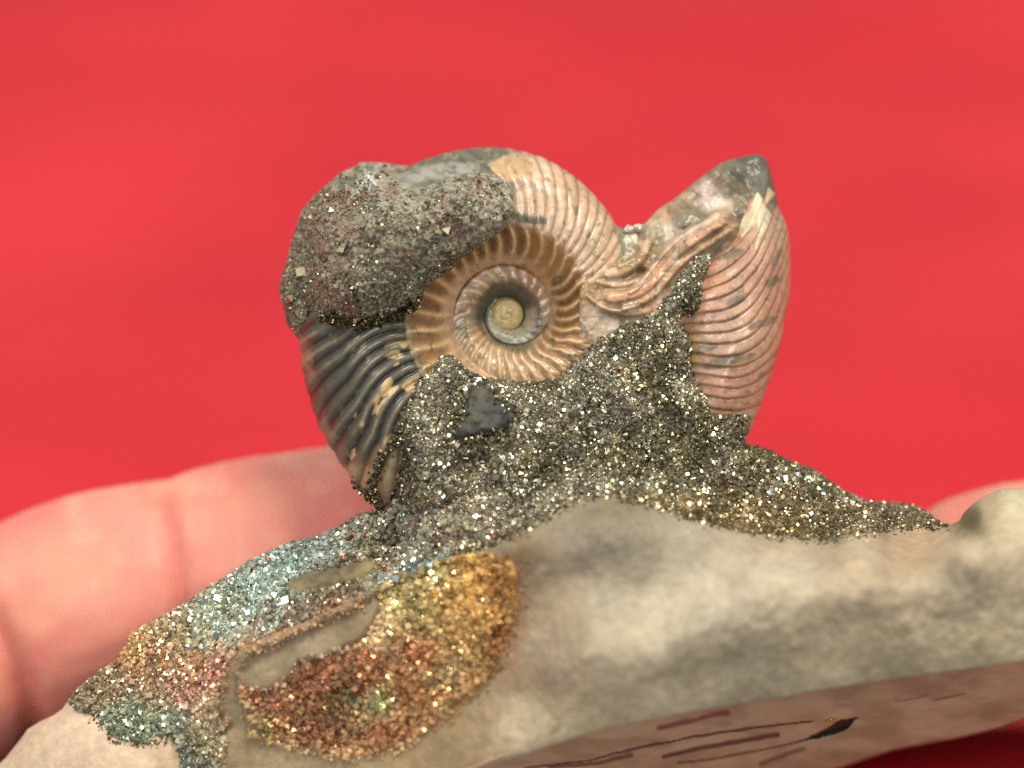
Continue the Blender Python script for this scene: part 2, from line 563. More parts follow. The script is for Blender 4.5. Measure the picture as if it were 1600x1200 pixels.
    base = mix(base, (150, 152, 140), topd * smooth(118, 130, T) * (1 - smooth(.78, .9, Q + .1 * nz)) * .8)
    base = mix(base, (150, 146, 122), topd * smooth(.1, .5, fbm(X0, Y0, 9, 3, 202)) * .6)
    base = mix(base, (172, 174, 168), topd * (1 - smooth(7, 15, line_d(X0 + 4 * nz, Y0 + 4 * nz, [(606, 290), (640, 277), (690, 268), (730, 262)]))) * .6 * (.5 + .5 * wf))
    # tan patch
    sd, _, _ = poly_sd(X0 + 5 * nz, Y0 + 5 * nz2, [(762, 258), (785, 243), (812, 240), (832, 258), (825, 275), (800, 285), (785, 282), (770, 268)])
    base = mix(base, (190, 160, 122), (1 - smooth(-2, 2, sd)) * (SD > 0))
    base = mix(base, (160, 130, 96), (1 - smooth(-2, 2, sd)) * (SD > 0) * smooth(0, .5, fbm(X0, Y0, 12, 3, 58)) * .7)
    sd, _, _ = poly_sd(X0 + 10 * nz, Y0 + 12 * nz, [(802, 338), (850, 336), (856, 350), (800, 350)])
    base = mix(base, (92, 92, 80), (1 - smooth(-3, 3, sd)) * (SD > 0) * .9)
    # black flank on the left
    blk = zone * smooth(150, 160, T) * (1 - smooth(224, 229, T + 3 * nz + 4 * (Q - .6)))
    bc = np.ones(T.shape + (3,)) * lin((88, 84, 72))
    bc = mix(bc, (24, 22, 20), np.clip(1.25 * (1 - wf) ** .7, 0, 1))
    bc = mix(bc, (146, 136, 108), smooth(.93, 1, wf) * smooth(-.3, .4, nz2) * .7)  # highlight lines painted along the rib crests
    base = base * (1 - blk[..., None]) + bc * blk[..., None]
    fleck = smooth(.41, .47, fbm(ph * 5.0, r * .55, 26, 3, 140) + .10 * smooth(.6, 1, wf)) * smooth(188, 200, T) * zone
    fleck = fleck * (T < 240)
    base = mix(base, (202, 172, 122), fleck * blk * .95)
    edgefl = smooth(.91, .97, Q + .06 * nz) * smooth(186, 192, T + 4 * nz) * (T < 240)
    base = mix(base, (176, 146, 112), edgefl * .6 * smooth(-.3, .3, nz2))
    tan = zone * smooth(224, 229, T + 3 * nz + 4 * (Q - .6))
    tc_ = mix(np.ones(T.shape + (3,)) * lin((172, 148, 112)), (92, 76, 56), (1 - wf) ** .9)
    tc_ = mix(tc_, (96, 84, 64), smooth(.1, .5, nz2) * .6)
    base = base * (1 - tan[..., None]) + tc_ * tan[..., None]
    base = mix(base, (190, 176, 150), (np.abs(zone - .5) < .35) * smooth(165, 175, T) * .3)
    base = mix(base, (120, 108, 80), smooth(.35, .7, nz) * .35)
    base = mix(base, (90, 96, 70), smooth(.42, .55, fbm(X0, Y0, 9, 2, 201)) * .6)
    base = mix(base, (84, 80, 68), (SD < 0) * .6)
    pol = 0.30 + 0.18 * smooth(-.2, .5, nz) + 0.20 * blk + 0.25 * topd
    nt_, nq = T.shape
    i = (np.arange(nt_ - 1)[:, None] * nq + np.arange(nq - 1)[None]).ravel()
    F = np.stack([i, i + nq, i + nq + 1, i + 1], 1)
    V = P(px, py, Yd).reshape(-1, 3)
    C = base.reshape(-1, 3); pol = pol.reshape(-1)
    # separate parts: inner whorls and outer whorl
    tq = np.repeat(th, nq)
    split = -92.0
    root = None
    for nm, keep in (("outer_whorl", th >= split - .5), ("inner_whorl", th <= split)):
        rows = np.nonzero(keep)[0]
        i = (rows[:-1][:, None] * nq + np.arange(nq - 1)[None]).ravel()
        F = np.stack([i, i + nq, i + nq + 1, i + 1], 1)
        u, inv = np.unique(F, return_inverse=True)
        f = inv.reshape(F.shape)
        if nm == "outer_whorl":
            # close the two open ends with a fan-like strip
            k = len(rows)
            for e, rev in ((0, False), (k - 1, True)):
                ring = np.arange(nq) + e * nq
                m = nq // 2
                cap = np.stack([ring[:m - 1], ring[1:m], ring[::-1][1:m], ring[::-1][:m - 1]], 1)
                f = np.vstack([f, cap if rev else cap[:, ::-1]])
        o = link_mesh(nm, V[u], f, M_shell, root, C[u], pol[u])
        if root is None:
            root = o
            o.name = "ammonite_shell"
            o.parent = spec
            o["label"] = "larger ribbed ammonite shell seen from the side, black ribs at left and peach coil"
    # core
    rr_ = np.concatenate([np.linspace(0, 1, 16), [1.06, 1.2, 1.4, 1.7]]); aa = np.linspace(0, 2 * math.pi, 49)[:-1]
    RR, AA = np.meshgrid(rr_, aa, indexing='ij')
    rad = 27 * RR
    x = CX - 3 + rad * np.cos(AA); y = CY - rad * np.sin(AA)
    dep = 12 * np.sqrt(np.clip(1 - RR ** 6, 0, 1)) - 2.2 * smooth(.2, .8, np.sin(AA * 1 + RR * 11)) + 1.2 * fbm(x, y, 9, 3, 77)
    spiral = np.cos(AA + RR * 9.0)
    dep = dep + 1.2 * smooth(.3, 1, spiral) * RR * (1 - smooth(.9, 1, RR))
    col = mix(np.ones(x.shape + (3,)) * lin((196, 172, 118)), (140, 130, 70), smooth(.75, 1, RR) * .8)
    col = mix(col, (110, 80, 50), smooth(.5, 1, -spiral) * .35)
    col = mix(col, (150, 145, 90), smooth(0, .5, fbm(x, y, 12, 3, 78)) * .5)
    dep = np.where(RR > 1, -2.0, dep)
    col = mix(col, (66, 64, 50), smooth(1.0, 1.05, RR))
    V = P(x, y, -(dep) / 100 + 0.02).reshape(-1, 3)
    n = len(aa)
    j = np.arange(n); F = []
    for i in range(len(rr_) - 1):
        F.append(np.stack([i * n + j, (i + 1) * n + j, (i + 1) * n + (j + 1) % n, i * n + (j + 1) % n], 1))
    link_mesh("shell_core", V, np.vstack(F), M_shell, root, col.reshape(-1, 3), np.full(len(V), .55))
    return root


ammo = build_ammonite()

# ---- second ammonite, seen on its ribbed back edge
B_OUT = [(1040, 480), (1060, 430), (1100, 400), (1120, 375), (1140, 350), (1150, 335), (1160, 300), (1172, 262), (1188, 241),
         (1200, 250), (1206, 275), (1212, 300), (1219, 330), (1230, 352), (1235, 385), (1235, 430), (1233, 470),
         (1225, 500), (1222, 532), (1210, 572), (1197, 612), (1186, 645), (1176, 668), (1160, 700), (1120, 720), (1060, 690), (1030, 600)]


def b_coord(px, py):
    xn = (px - 1085) / 150
    t = np.interp(py, [240, 350, 430, 550, 640], [-150, -85, -45, 18, 30])
    g = t * xn - 80 * np.clip(xn, 0, 2) ** 3
    return py - g + 5 * fbm(px, py, 90, 2, 411) + 1.6 * fbm(px, py, 24, 2, 412)


def b_ribs(px, py):
    c = b_coord(px, py)
    w = c / 16.8 + .35 * fbm(c, c * 0, 60, 2, 415)
    fr = w - np.floor(w)
    # each rib: gentle rise then a sharp step down, like overlapping growth bands
    prof = np.where(fr < .82, (fr / .82) ** .8, 1 - smooth(0, 1, (fr - .82) / .18))
    gro = np.exp(-((fr - .97) / .06) ** 2) + np.exp(-((fr + .03) / .06) ** 2)
    return prof, gro, c, w


def build_b():
    poly = chaikin(B_OUT, 2)
    base = RBF([(1060, 480, -.50), (1100, 440, -.62), (1150, 420, -.72), (1200, 400, -.62), (1230, 420, -.3), (1090, 540, -.62), (1150, 540, -.85),
                (1200, 520, -.62), (1220, 500, -.35), (1100, 620, -.55), (1150, 620, -.65), (1180, 630, -.4), (1160, 690, -.3), (1130, 370, -.48),
                (1170, 340, -.45), (1200, 330, -.35), (1215, 330, -.15), (1190, 270, -.1), (1175, 290, -.2), (1188, 245, .05)])

    def depth(x, y):
        prof, gro, c, w = b_ribs(x, y)
        top = smooth(300, 350, y + .5 * (x - 1150))
        return base(x, y) - top * (.036 * (prof - .5) - .028 * gro) - .012 * fbm(x, y, 20, 3, 61)
    px, py, Y, dist, q = relief(poly, 1.6, depth, None, 70, 0.55)
    V, F = close_back(px, py, Y, q, lambda x, y: 0.5 + .35 * np.sqrt(np.clip(1 - ((x - 1150) / 110) ** 2, 0, 1)))
    prof, gro, c, w = b_ribs(px, py)
    nz = fbm(px, py, 22, 4, 62); nz2 = fbm(px, py, 60, 3, 63)
    col = mix(np.ones((len(px), 3)) * lin((200, 154, 132)), (188, 160, 138), smooth(-.2, .4, nz2) * .7)
    col = mix(col, (214, 150, 118), smooth(.1, .5, fbm(px, py, 40, 3, 64)) * .5)
    col = mix(col, (172, 150, 128), smooth(1170, 1230, px + 20 * nz) * .6)
    col = mix(col, (134, 88, 54), np.clip(gro * .95, 0, 1) * smooth(320, 350, py) * (.45 + .55 * smooth(-.3, .3, fbm(px, py, 30, 2, 67))))
    col = mix(col, (150, 104, 80), smooth(.55, .75, 1 - np.abs((w * 2.0) % 1 - .5) * 2) * .22 * smooth(350, 380, py))
    col = mix(col, (178, 132, 80), smooth(.62, .9, prof) * .35)
    for cx, cy, rx, ry in ((1150, 471, 16, 8), (1128, 565, 24, 10), (1208, 440, 12, 9), (1190, 505, 20, 8), (1100, 545, 26, 7), (1190, 585, 8, 5),
                           (1215, 400, 7, 16), (1142, 398, 18, 9), (1205, 320, 9, 26), (1160, 560, 18, 6)):
        e = ((px - cx + .35 * (py - cy)) / rx) ** 2 + ((py - cy + .25 * (px - cx)) / ry) ** 2 + .9 * nz
        col = mix(col, (108, 104, 86), (1 - smooth(.5, 1.2, e)) * .75)
    # tip: dark, then cream plates
    tip = 1 - smooth(300, 330, py + .9 * (1205 - px) * .4 + 10 * nz)
    col = mix(col, (80, 78, 66), tip * .95)
    sd, _, _ = poly_sd(px + 3 * nz, py + 3 * nz2, [(1183, 298), (1172, 330), (1150, 345), (1160, 372), (1178, 352), (1190, 330), (1192, 300)])
    col = mix(col, (216, 204, 172), 1 - smooth(-2, 2, sd))
    sd, _, _ = poly_sd(px + 3 * nz, py + 3 * nz2, [(1194, 322), (1182, 345), (1188, 372), (1202, 352), (1206, 336)])
    col = mix(col, (206, 196, 170), 1 - smooth(-2, 2, sd))
    sd, _, _ = poly_sd(px + 2 * nz, py, [(1198, 290), (1210, 302), (1202, 312), (1195, 320)])
    col = mix(col, (214, 200, 160), 1 - smooth(-2, 2, sd))
    sd = np.hypot(px - 1110, py - 411)
    col = mix(col, (226, 120, 130), 1 - smooth(3, 7, sd + 4 * nz))
    col = mix(col, (150, 135, 60), (1 - smooth(3, 9, line_d(px, py, [(1076, 520), (1083, 545), (1080, 570)]))) * .7)
    col = mix(col, (96, 92, 76), smooth(.5, .6, fbm(px, py, 9, 2, 66)) * .5)
    C = np.vstack([col, np.ones_like(col) * lin((150, 125, 105))])
    pol = np.concatenate([.36 + .15 * smooth(-.3, .5, nz), np.full(len(px), .5)])
    o = link_mesh("ammonite_shell", V, F, M_shell, spec, C, pol)
    o["label"] = "smaller ammonite standing on edge at right, pink overlapping growth ribs and dark tip"
    return o


shell_b = build_b()

# ---- broken shell and nacre between the two ammonites
C_OUT = [(905, 560), (905, 430), (925, 395), (945, 368), (962, 352), (975, 358), (988, 356), (1000, 351), (1008, 350), (1018, 338), (1030, 325),
         (1046, 316), (1062, 304), (1085, 285), (1110, 266), (1132, 252), (1158, 245), (1188, 240), (1201, 256), (1200, 300), (1180, 340),
         (1155, 350), (1150, 375), (1120, 400), (1100, 440), (1080, 500), (1000, 560)]
RIDGES = [  # polyline, half width px, height units, colour, strength
    ([(1120, 337), (1090, 354), (1064, 369), (1040, 392), (1018, 420), (1000, 445), (985, 456)], 4.0, .09, (232, 218, 196), .85),
    ([(1128, 345), (1085, 372), (1058, 395), (1038, 420), (1015, 447), (990, 462), (955, 466)], 9.0, .13, (216, 164, 132), .75),
    ([(1150, 352), (1118, 375), (1085, 395), (1058, 416), (1035, 447), (1008, 472), (975, 480)], 5.0, .09, (196, 158, 120), .8),
    ([(1012, 380), (1006, 396), (993, 412), (972, 425), (950, 428)], 8.0, .14, (196, 142, 102), .8),
    ([(1008, 430), (992, 440), (965, 446), (935, 440)], 5.0, .06, (202, 166, 132), .7),
    ([(940, 478), (975, 492), (1010, 486)], 5.0, .05, (188, 150, 112), .6),
    ([(918, 462), (938, 480), (962, 487), (1000, 480)], 3.0, .04, (206, 170, 136), .6),
    ([(928, 412), (960, 414), (976, 412), (990, 405)], 2.5, .07, (206, 186, 120), .7),
    ([(1128, 345), (1150, 352)], 3.0, .05, (150, 130, 100), .6)]


def build_c():
    poly = chaikin(C_OUT, 1)
    base = RBF([(905, 540, -.72), (920, 430, -.75), (945, 390, -.5), (965, 360, -.2), (990, 360, -.15), (1000, 400, -.35), (960, 400, -.42), (960, 470, -.72), (1000, 450, -.6),
                (1000, 520, -.62), (1040, 480, -.6), (1040, 350, -.18), (1030, 400, -.38), (1085, 340, -.18), (1100, 300, .0), (1080, 380, -.42), (1110, 370, -.45), (1130, 350, -.48),
                (1150, 320, -.05), (1130, 320, .05), (1160, 270, -.02), (1180, 300, -.08), (1140, 260, .1), (1060, 310, .12), (1190, 245, .1), (1140, 400, -.4), (1080, 440, -.5)])

    def depth(x, y):
        d = base(x, y)
        for pts, w, h, c, s in RIDGES:
            l = line_d(x, y, chaikin(pts, 2, False))
            d = d - h * (.9 + .15 * fbm(x, y, 30, 2, int(w * 7))) * np.exp(-(l / w / 1.05) ** 4)
        for cx, cy, r_, h in ((1002, 426, 7, .14), (1148, 340, 12, .12), (1122, 395, 9, .08)):
            d = d + h * np.exp(-(((x - cx) ** 2 + (y - cy) ** 2) / r_ ** 2))
        d = d - .10 * np.exp(-(((x - 1072) / 24) ** 2 + ((y - 340) / 17) ** 2) ** 2)
        return d + .04 * fbm(x, y, 26, 4, 71) + .010 * fbm(x, y, 6, 2, 72)
    px, py, Y, dist, q = relief(poly, 1.5, depth, None, 12, 0.10)
    V, F = close_back(px, py, Y, q, lambda x, y: .55 + 0 * x)
    nz = fbm(px, py, 20, 4, 73); nz2 = fbm(px, py, 50, 3, 74)
    pts = [(930, 440, (176, 138, 92)), (950, 460, (168, 132, 96)), (990, 470, (190, 152, 116)), (930, 520, (206, 184, 162)), (960, 510, (204, 184, 166)), (920, 540, (196, 170, 150)),
           (960, 395, (140, 138, 110)), (950, 385, (126, 124, 100)), (975, 400, (140, 136, 108)), (985, 372, (128, 126, 104)), (1005, 368, (110, 110, 94)), (1025, 372, (130, 126, 104)),
           (1030, 345, (190, 160, 128)), (1040, 360, (204, 190, 172)), (1020, 355, (190, 176, 150)), (1045, 330, (176, 138, 110)), (1065, 325, (150, 130, 105)), (1075, 345, (112, 108, 90)), (1060, 335, (120, 114, 96)),
           (1090, 335, (116, 110, 92)), (1080, 305, (190, 160, 130)), (1100, 295, (206, 184, 180)), (1120, 310, (214, 202, 200)), (1135, 320, (196, 178, 150)), (1140, 295, (110, 96, 72)),
           (1120, 290, (128, 104, 78)), (1150, 275, (80, 78, 66)), (1165, 262, (80, 78, 66)), (1135, 265, (104, 100, 86)), (1180, 250, (84, 82, 74)), (1185, 280, (104, 104, 96)), (1160, 300, (120, 106, 84)),
           (1110, 272, (120, 106, 88)), (1090, 285, (140, 124, 104)), (1150, 335, (70, 58, 40)), (1030, 410, (168, 126, 84)), (1020, 395, (160, 118, 70)), (1060, 400, (196, 150, 118)), (1120, 375, (110, 106, 88)),  # the darkest brown point paints the shadow in the cavity
           (1140, 365, (120, 114, 96)), (1140, 385, (176, 150, 126)), (1040, 470, (190, 150, 118)), (1000, 500, (180, 150, 120)), (970, 490, (96, 92, 76)), (1000, 428, (70, 66, 52))]
    col = idw_colour(px, py, pts, 4, 7, 22, 75)
    for pts_, w, h, c, s in RIDGES:
        l = line_d(px, py, chaikin(pts_, 2, False))
        col = mix(col, c, s * np.exp(-(l / (w * 1.1)) ** 2))
        col = mix(col, (120, 80, 45), .45 * np.exp(-((l - w * 1.9) / (w * .5)) ** 2))
    col = mix(col, (122, 112, 88), smooth(.08, .4, fbm(px, py, 30, 4, 79)) * .6)
    col = mix(col, (216, 198, 176), smooth(.15, .5, fbm(px, py, 24, 4, 80)) * .5 * smooth(335, 350, py))
    col = mix(col, (86, 84, 68), smooth(.25, .5, fbm(px, py, 9, 3, 76)) * .55)
    C = np.vstack([col, np.ones_like(col) * lin((130, 110, 90))])
    pol = np.concatenate([.38 + .3 * smooth(-.3, .4, nz) + .2 * (1 - smooth(300, 320, py)), np.full(len(px), .6)])
    o = link_mesh("broken_shell", V, F, M_shell, spec, C, pol)
    o["label"] = "broken shell with curved tube ridges and pale nacre between the ammonites"


build_c()

# ---- dark pyritised lump over the upper left of the large shell
CAP_OUT = [(475, 536), (458, 522), (446, 497), (437, 462), (438, 436), (449, 402), (458, 366), (469, 336), (481, 311), (508, 290), (525, 273),
           (545, 262), (572, 254), (610, 255), (645, 262), (628, 282), (650, 291), (690, 279), (722, 269), (760, 266), (786, 280), (801, 300), (806, 325), (800, 350), (775, 368),
           (740, 392), (715, 410), (700, 428), (672, 440), (655, 465), (637, 484), (602, 492), (570, 502), (540, 503), (510, 494), (490, 494), (482, 510)]
cap_rbf = RBF([(800, 320, -1.18), (790, 290, -1.0), (740, 390, -1.28), (660, 455, -1.35), (600, 490, -1.35), (500, 492, -.95), (460, 470, -.35), (445, 470, -.2), (440, 430, -.05), (480, 310, .0), (540, 265, .15),
               (610, 255, .1), (700, 268, -.75), (760, 265, -.9), (640, 350, -1.6), (560, 400, -1.55), (700, 380, -1.5), (520, 350, -1.0), (600, 310, -1.15), (720, 310, -1.5), (570, 460, -1.6), (475, 400, -.35), (500, 440, -1.15),
               (470, 520, -.1), (640, 430, -1.6), (455, 400, -.1), (480, 460, -.5), (620, 285, -.5)])


def cap_depth(x, y):
    wob = 6 * fbm(x, y, 40, 3, 81)
    crack = line_d(x + wob, y - wob, [(478, 330), (492, 372), (484, 415), (494, 455), (484, 500)])
    c, v = cells(x + wob * .5, y, 17, 83)
    return (cap_rbf(x, y) + .10 * np.exp(-(crack / 9) ** 2) + .10 * fbm(x, y, 90, 4, 84) + .085 * fbm(x, y, 16, 3, 85, .7)
            + .09 * c * smooth(-.3, .3, fbm(x, y, 60, 2, 86)) + .10 * (cells(x - wob, y + wob * .5, 48, 97)[1] - .5) + .02 * fbm(x, y, 5, 2, 87))


def build_cap():
    poly = chaikin(CAP_OUT, 1)
    ang = np.arange(len(poly))
    poly = poly + 3.4 * np.stack([fbm(poly[:, 0], poly[:, 1], 9, 2, 88), fbm(poly[:, 0], poly[:, 1], 9, 2, 89)], 1)
    px, py, Y, dist, q = relief(poly, 1.8, cap_depth, None, 22, 0.26)
    V, F = close_back(px, py, Y, q, lambda x, y: .35 - .4 * smooth(600, 780, x))
    nz = fbm(px, py, 22, 4, 91)
    pts = [(560, 330, (132, 126, 104)), (640, 320, (140, 134, 112)), (720, 300, (128, 124, 106)), (780, 310, (146, 136, 116)), (700, 360, (120, 116, 98)), (600, 400, (112, 104, 84)), (520, 300, (118, 110, 90)),
           (480, 380, (122, 96, 78)), (455, 450, (112, 88, 70)), (500, 440, (128, 90, 74)), (520, 470, (122, 84, 66)), (560, 470, (104, 76, 62)), (620, 460, (74, 68, 54)), (660, 420, (84, 78, 60)), (700, 410, (70, 66, 52)), (470, 510, (96, 80, 64)),  # dark points along the lower border paint shade under the overhang
           (560, 275, (130, 124, 100)), (600, 270, (140, 128, 104)), (580, 285, (170, 176, 176)), (620, 275, (118, 112, 92)), (540, 350, (126, 106, 88))]
    col = idw_colour(px, py, pts, 3, 20, 40, 92) * 1.65
    col = grey_in(col, .3)
    col = mix(col, (78, 70, 58), smooth(.0, .5, fbm(px, py, 7, 3, 93)) * .7)
    col = mix(col, (176, 168, 140), smooth(.25, .6, fbm(px, py, 6, 2, 94)) * .45)
    col = mix(col, (150, 72, 52), smooth(.25, .6, fbm(px, py, 30, 3, 95)) * .3)
    C = np.vstack([col, np.ones_like(col) * lin((100, 90, 70))])
    o = link_mesh("pyritised_rock_lump", V, F, M_cap, spec, C)
    o["label"] = "rounded dark lump of grainy rock covering the upper left of the larger shell"
    # scattered crystals
    x, y, d = sample_poly(poly, 15000, 2)
    keep = rng.random(len(x)) < (.16 + .8 * smooth(-.15, .45, fbm(x, y, 45, 3, 96) + .5 * smooth(360, 450, y) - .35 * smooth(370, 290, y) * smooth(540, 600, x)))
    x, y, d = x[keep], y[keep], d[keep]
    Yc = cap_depth(x, y) + .26 * (1 - np.sqrt(np.clip(1 - (1 - np.clip(d / 22, 0, 1)) ** 2, 0, 1)))
    n = len(x)
    size = np.clip(rng.lognormal(np.log(1.6), .42, n), .8, 4.2)
    c = np.ones((n, 3)) * lin((168, 162, 138)) * rng.uniform(.35, 1.2, (n, 1))
    c = mix(c, (130, 84, 62), smooth(.1, .5, fbm(x, y, 34, 3, 95)) * .7)
    half = rng.random(n) < .38
    g = grains("crystal_grains", x[half], y[half], (Yc - size * .0035)[half], size[half], c[half], M_pyrite, o)
    g = grains("dull_grains", x[~half], y[~half], (Yc - size * .002)[~half], size[~half] * 1.15, c[~half] * .8, M_matte, o)
    # the larger single cubes and octahedra one can pick out
    for (x_, y_, s_, k) in ((500, 357, 9, 0), (470, 428, 12, 0), (455, 467, 11, 1), (698, 362, 11, 1), (668, 372, 8, 0), (517, 330, 7, 1), (520, 382, 6, 0), (577, 383, 6, 1), (533, 392, 7, 0), (612, 335, 6, 1), (447, 443, 6, 1), (485, 340, 5, 0)):
        bv, bt = (CUBE_V, CUBE_T) if k == 0 else (OCT_V, OCT_T)
        Rm = rand_rot(1)[0]
        dd = float(poly_sd(np.array([x_ * 1.]), np.array([y_ * 1.]), poly)[0][0])
        yy = float(cap_depth(np.array([x_ * 1.]), np.array([y_ * 1.]))[0]) + .26 * (1 - math.sqrt(max(0, 1 - (1 - min(-dd / 22, 1)) ** 2)))
        # turn one face half towards the lamps above the camera
        f = Vector((rng.uniform(.0, .12), -.9, rng.uniform(.26, .5))).normalized()
        ax = Vector((1, 0, 0)) if k == 0 else Vector((1, 1, 1)).normalized()
        Rq = ax.rotation_difference(f).to_matrix() @ Matrix.Rotation(rng.uniform(0, 6), 3, ax)
        V_ = (np.array(Rq) @ (bv * s_ * S / 100).T).T + P(x_, y_, yy - s_ * .003)
        link_mesh("pyrite_crystal", V_, bt, M_pyrite, o, np.ones((len(bv), 3)) * lin((160, 154, 130)), shade=False)


build_cap()

# ---- the slab with its pyrite drift
SLAB_TOP = [(-300, 1290), (-120, 1235), (-30, 1208), (0, 1194), (28, 1160), (50, 1132), (95, 1112), (106, 1094), (128, 1070), (150, 1052), (168, 1040), (186, 1030), (196, 1008), (205, 990), (232, 975), (262, 958),
            (300, 935), (350, 903), (385, 880), (425, 858), (445, 851), (470, 846), (500, 838), (545, 815), (570, 800), (590, 803), (607, 792), (616, 765), (623, 735), (629, 705), (622, 690), (619, 668), (630, 628), (643, 603),
            (665, 585), (684, 560), (700, 552), (716, 562), (732, 580), (760, 590), (800, 596), (860, 597), (885, 576), (905, 556), (925, 536), (955, 516), (985, 501), (1005, 496), (1030, 476), (1050, 452),
            (1058, 430), (1075, 414), (1097, 393), (1113, 398), (1110, 420), (1099, 440), (1101, 468), (1092, 489), (1062, 497), (1068, 514), (1080, 536), (1075, 560), (1083, 590), (1096, 610), (1108, 625), (1104, 642),
            (1134, 650), (1166, 643), (1175, 655), (1169, 676), (1160, 692), (1190, 698), (1240, 722), (1275, 735), (1310, 760), (1345, 782), (1400, 785), (1425, 788), (1448, 797), (1462, 812), (1478, 821), (1494, 819), (1510, 797),
            (1538, 774), (1575, 763), (1640, 768), (1760, 790), (1860, 880)]
SLAB_BOT = [(1870, 985), (1700, 1016), (1600, 1033), (1530, 1042), (1447, 1054), (1380, 1063), (1313, 1072), (1216, 1090), (1139, 1102), (1036, 1120), (934, 1141), (860, 1166), (780, 1192), (650, 1240), (400, 1320), (0, 1420), (-300, 1440)]
slab_rbf = RBF([
    (700, 570, -1.12), (760, 600, -1.2), (860, 605, -1.15), (900, 575, -1.05), (1000, 510, -.9), (1050, 460, -.82), (1100, 400, -.72), (1085, 480, -.82), (640, 610, -1.35), (612, 690, -1.38), (583, 760, -1.2),
    (760, 650, -1.4), (850, 680, -1.4), (950, 620, -1.2), (1040, 580, -1.02), (1090, 640, -.9), (1140, 670, -.85), (1165, 690, -.7), (700, 720, -1.6), (640, 740, -1.6), (850, 740, -1.5), (950, 740, -1.45),
    (1050, 720, -1.3), (1150, 730, -1.0), (1240, 730, -.5), (1310, 765, -.2), (1430, 792, .1), (620, 810, -1.15), (600, 850, -1.1), (700, 800, -1.7), (780, 790, -1.7), (660, 860, -1.8), (590, 910, -1.8),
    (940, 768, -2.0), (940, 785, -2.45), (1000, 792, -2.4), (860, 795, -2.1), (815, 845, -2.4), (1100, 818, -2.3), (1180, 838, -2.2), (1300, 852, -2.2), (1400, 856, -2.1), (1480, 835, -1.8), (1100, 775, -1.6),
    (1200, 785, -1.2), (1300, 805, -1.1), (1400, 815, -.9), (1560, 775, -2.3), (1510, 800, -1.9), (1600, 800, -2.5), (1700, 850, -2.5), (1800, 900, -2.4),
    (900, 900, -2.62), (1000, 950, -2.78), (950, 1025, -3.15), (1100, 980, -3.2), (1200, 925, -3.1), (1350, 875, -2.9), (1500, 870, -2.9), (1600, 850, -2.8), (1050, 880, -2.58), (1150, 870, -2.6),
    (1000, 1110, -2.75), (1200, 1075, -2.8), (1400, 1050, -2.75), (1600, 1020, -2.7), (1200, 1000, -3.1), (1400, 960, -3.05), (1550, 930, -2.95), (1300, 1030, -2.9), (870, 1150, -2.65), (820, 950, -2.45), (840, 1060, -2.6), (780, 1170, -2.5),
    (700, 1180, -2.4), (600, 1230, -2.3), (400, 1200, -1.9), (760, 900, -2.3), (700, 960, -2.3), (600, 1000, -2.15), (500, 1050, -2.1), (420, 1040, -2.0), (360, 1080, -1.85), (600, 1100, -2.2), (470, 1130, -2.0), (700, 1080, -2.3),
    (620, 940, -2.0), (500, 975, -1.95), (400, 1000, -1.8), (340, 1050, -1.65), (560, 880, -1.55), (520, 860, -1.2), (440, 870, -.9), (450, 920, -1.35), (350, 930, -.9), (350, 980, -1.3), (250, 990, -.8), (200, 1020, -.7), (150, 1070, -.75),
    (260, 1060, -1.2), (200, 1100, -1.15), (300, 1120, -1.6), (110, 1110, -.9), (60, 1160, -1.1), (0, 1200, -1.1), (-200, 1270, -1.2), (150, 1160, -1.4), (260, 1180, -1.7), (0, 1350, -1.6), (-200, 1400, -1.5), (330, 1180, -1.85)], 2e-3)
POCKET = [(368, 1045), (382, 1024), (420, 1004), (470, 985), (515, 962), (560, 940), (600, 912), (650, 888), (700, 872), (750, 866), (790, 868), (806, 890), (803, 950), (785, 1020), (760, 1060), (715, 1095), (685, 1125),
          (655, 1150), (620, 1170), (575, 1182), (520, 1178), (465, 1162), (415, 1158), (396, 1130), (384, 1100), (370, 1078)]
GREY_CHIP = [(362, 1050), (374, 1020), (414, 996), (466, 976), (512, 953), (556, 931), (584, 918), (596, 950), (572, 992), (545, 1012), (505, 1028), (468, 1036), (452, 1060), (428, 1076), (395, 1084), (374, 1074)]
IRID = [(575, 790), (540, 815), (500, 835), (445, 850), (385, 878), (300, 932), (232, 972), (200, 990), (186, 1028), (150, 1050), (105, 1096), (120, 1112), (155, 1115), (175, 1150), (215, 1162), (235, 1150), (275, 1150), (285, 1190), (300, 1230),
        (350, 1215), (355, 1160), (340, 1110), (345, 1060), (372, 1015), (430, 985), (480, 970), (560, 930), (640, 890), (700, 858), (770, 838), (800, 830), (700, 800), (640, 790), (610, 780)]
PYR = [(560, 800), (575, 775), (570, 730), (600, 640), (660, 560), (700, 540), (800, 585), (900, 540), (1000, 480), (1050, 430), (1110, 380), (1125, 400), (1110, 500), (1090, 560), (1110, 630), (1190, 630), (1190, 690), (1260, 715),
       (1350, 775), (1430, 780), (1480, 822), (1400, 822), (1290, 842), (1180, 832), (1100, 812), (1040, 798), (1000, 784), (950, 770), (905, 778), (860, 800), (815, 826), (770, 842), (700, 862), (640, 892), (600, 908), (560, 920), (590, 880), (570, 830)]
OLIVE = [(440, 915), (480, 895), (540, 882), (590, 872), (610, 880), (575, 900), (520, 915), (470, 925)]
SLATE = [(735, 604), (752, 598), (766, 606), (776, 622), (800, 634), (808, 652), (795, 670), (770, 678), (748, 682), (722, 690), (708, 680), (716, 655), (728, 630)]


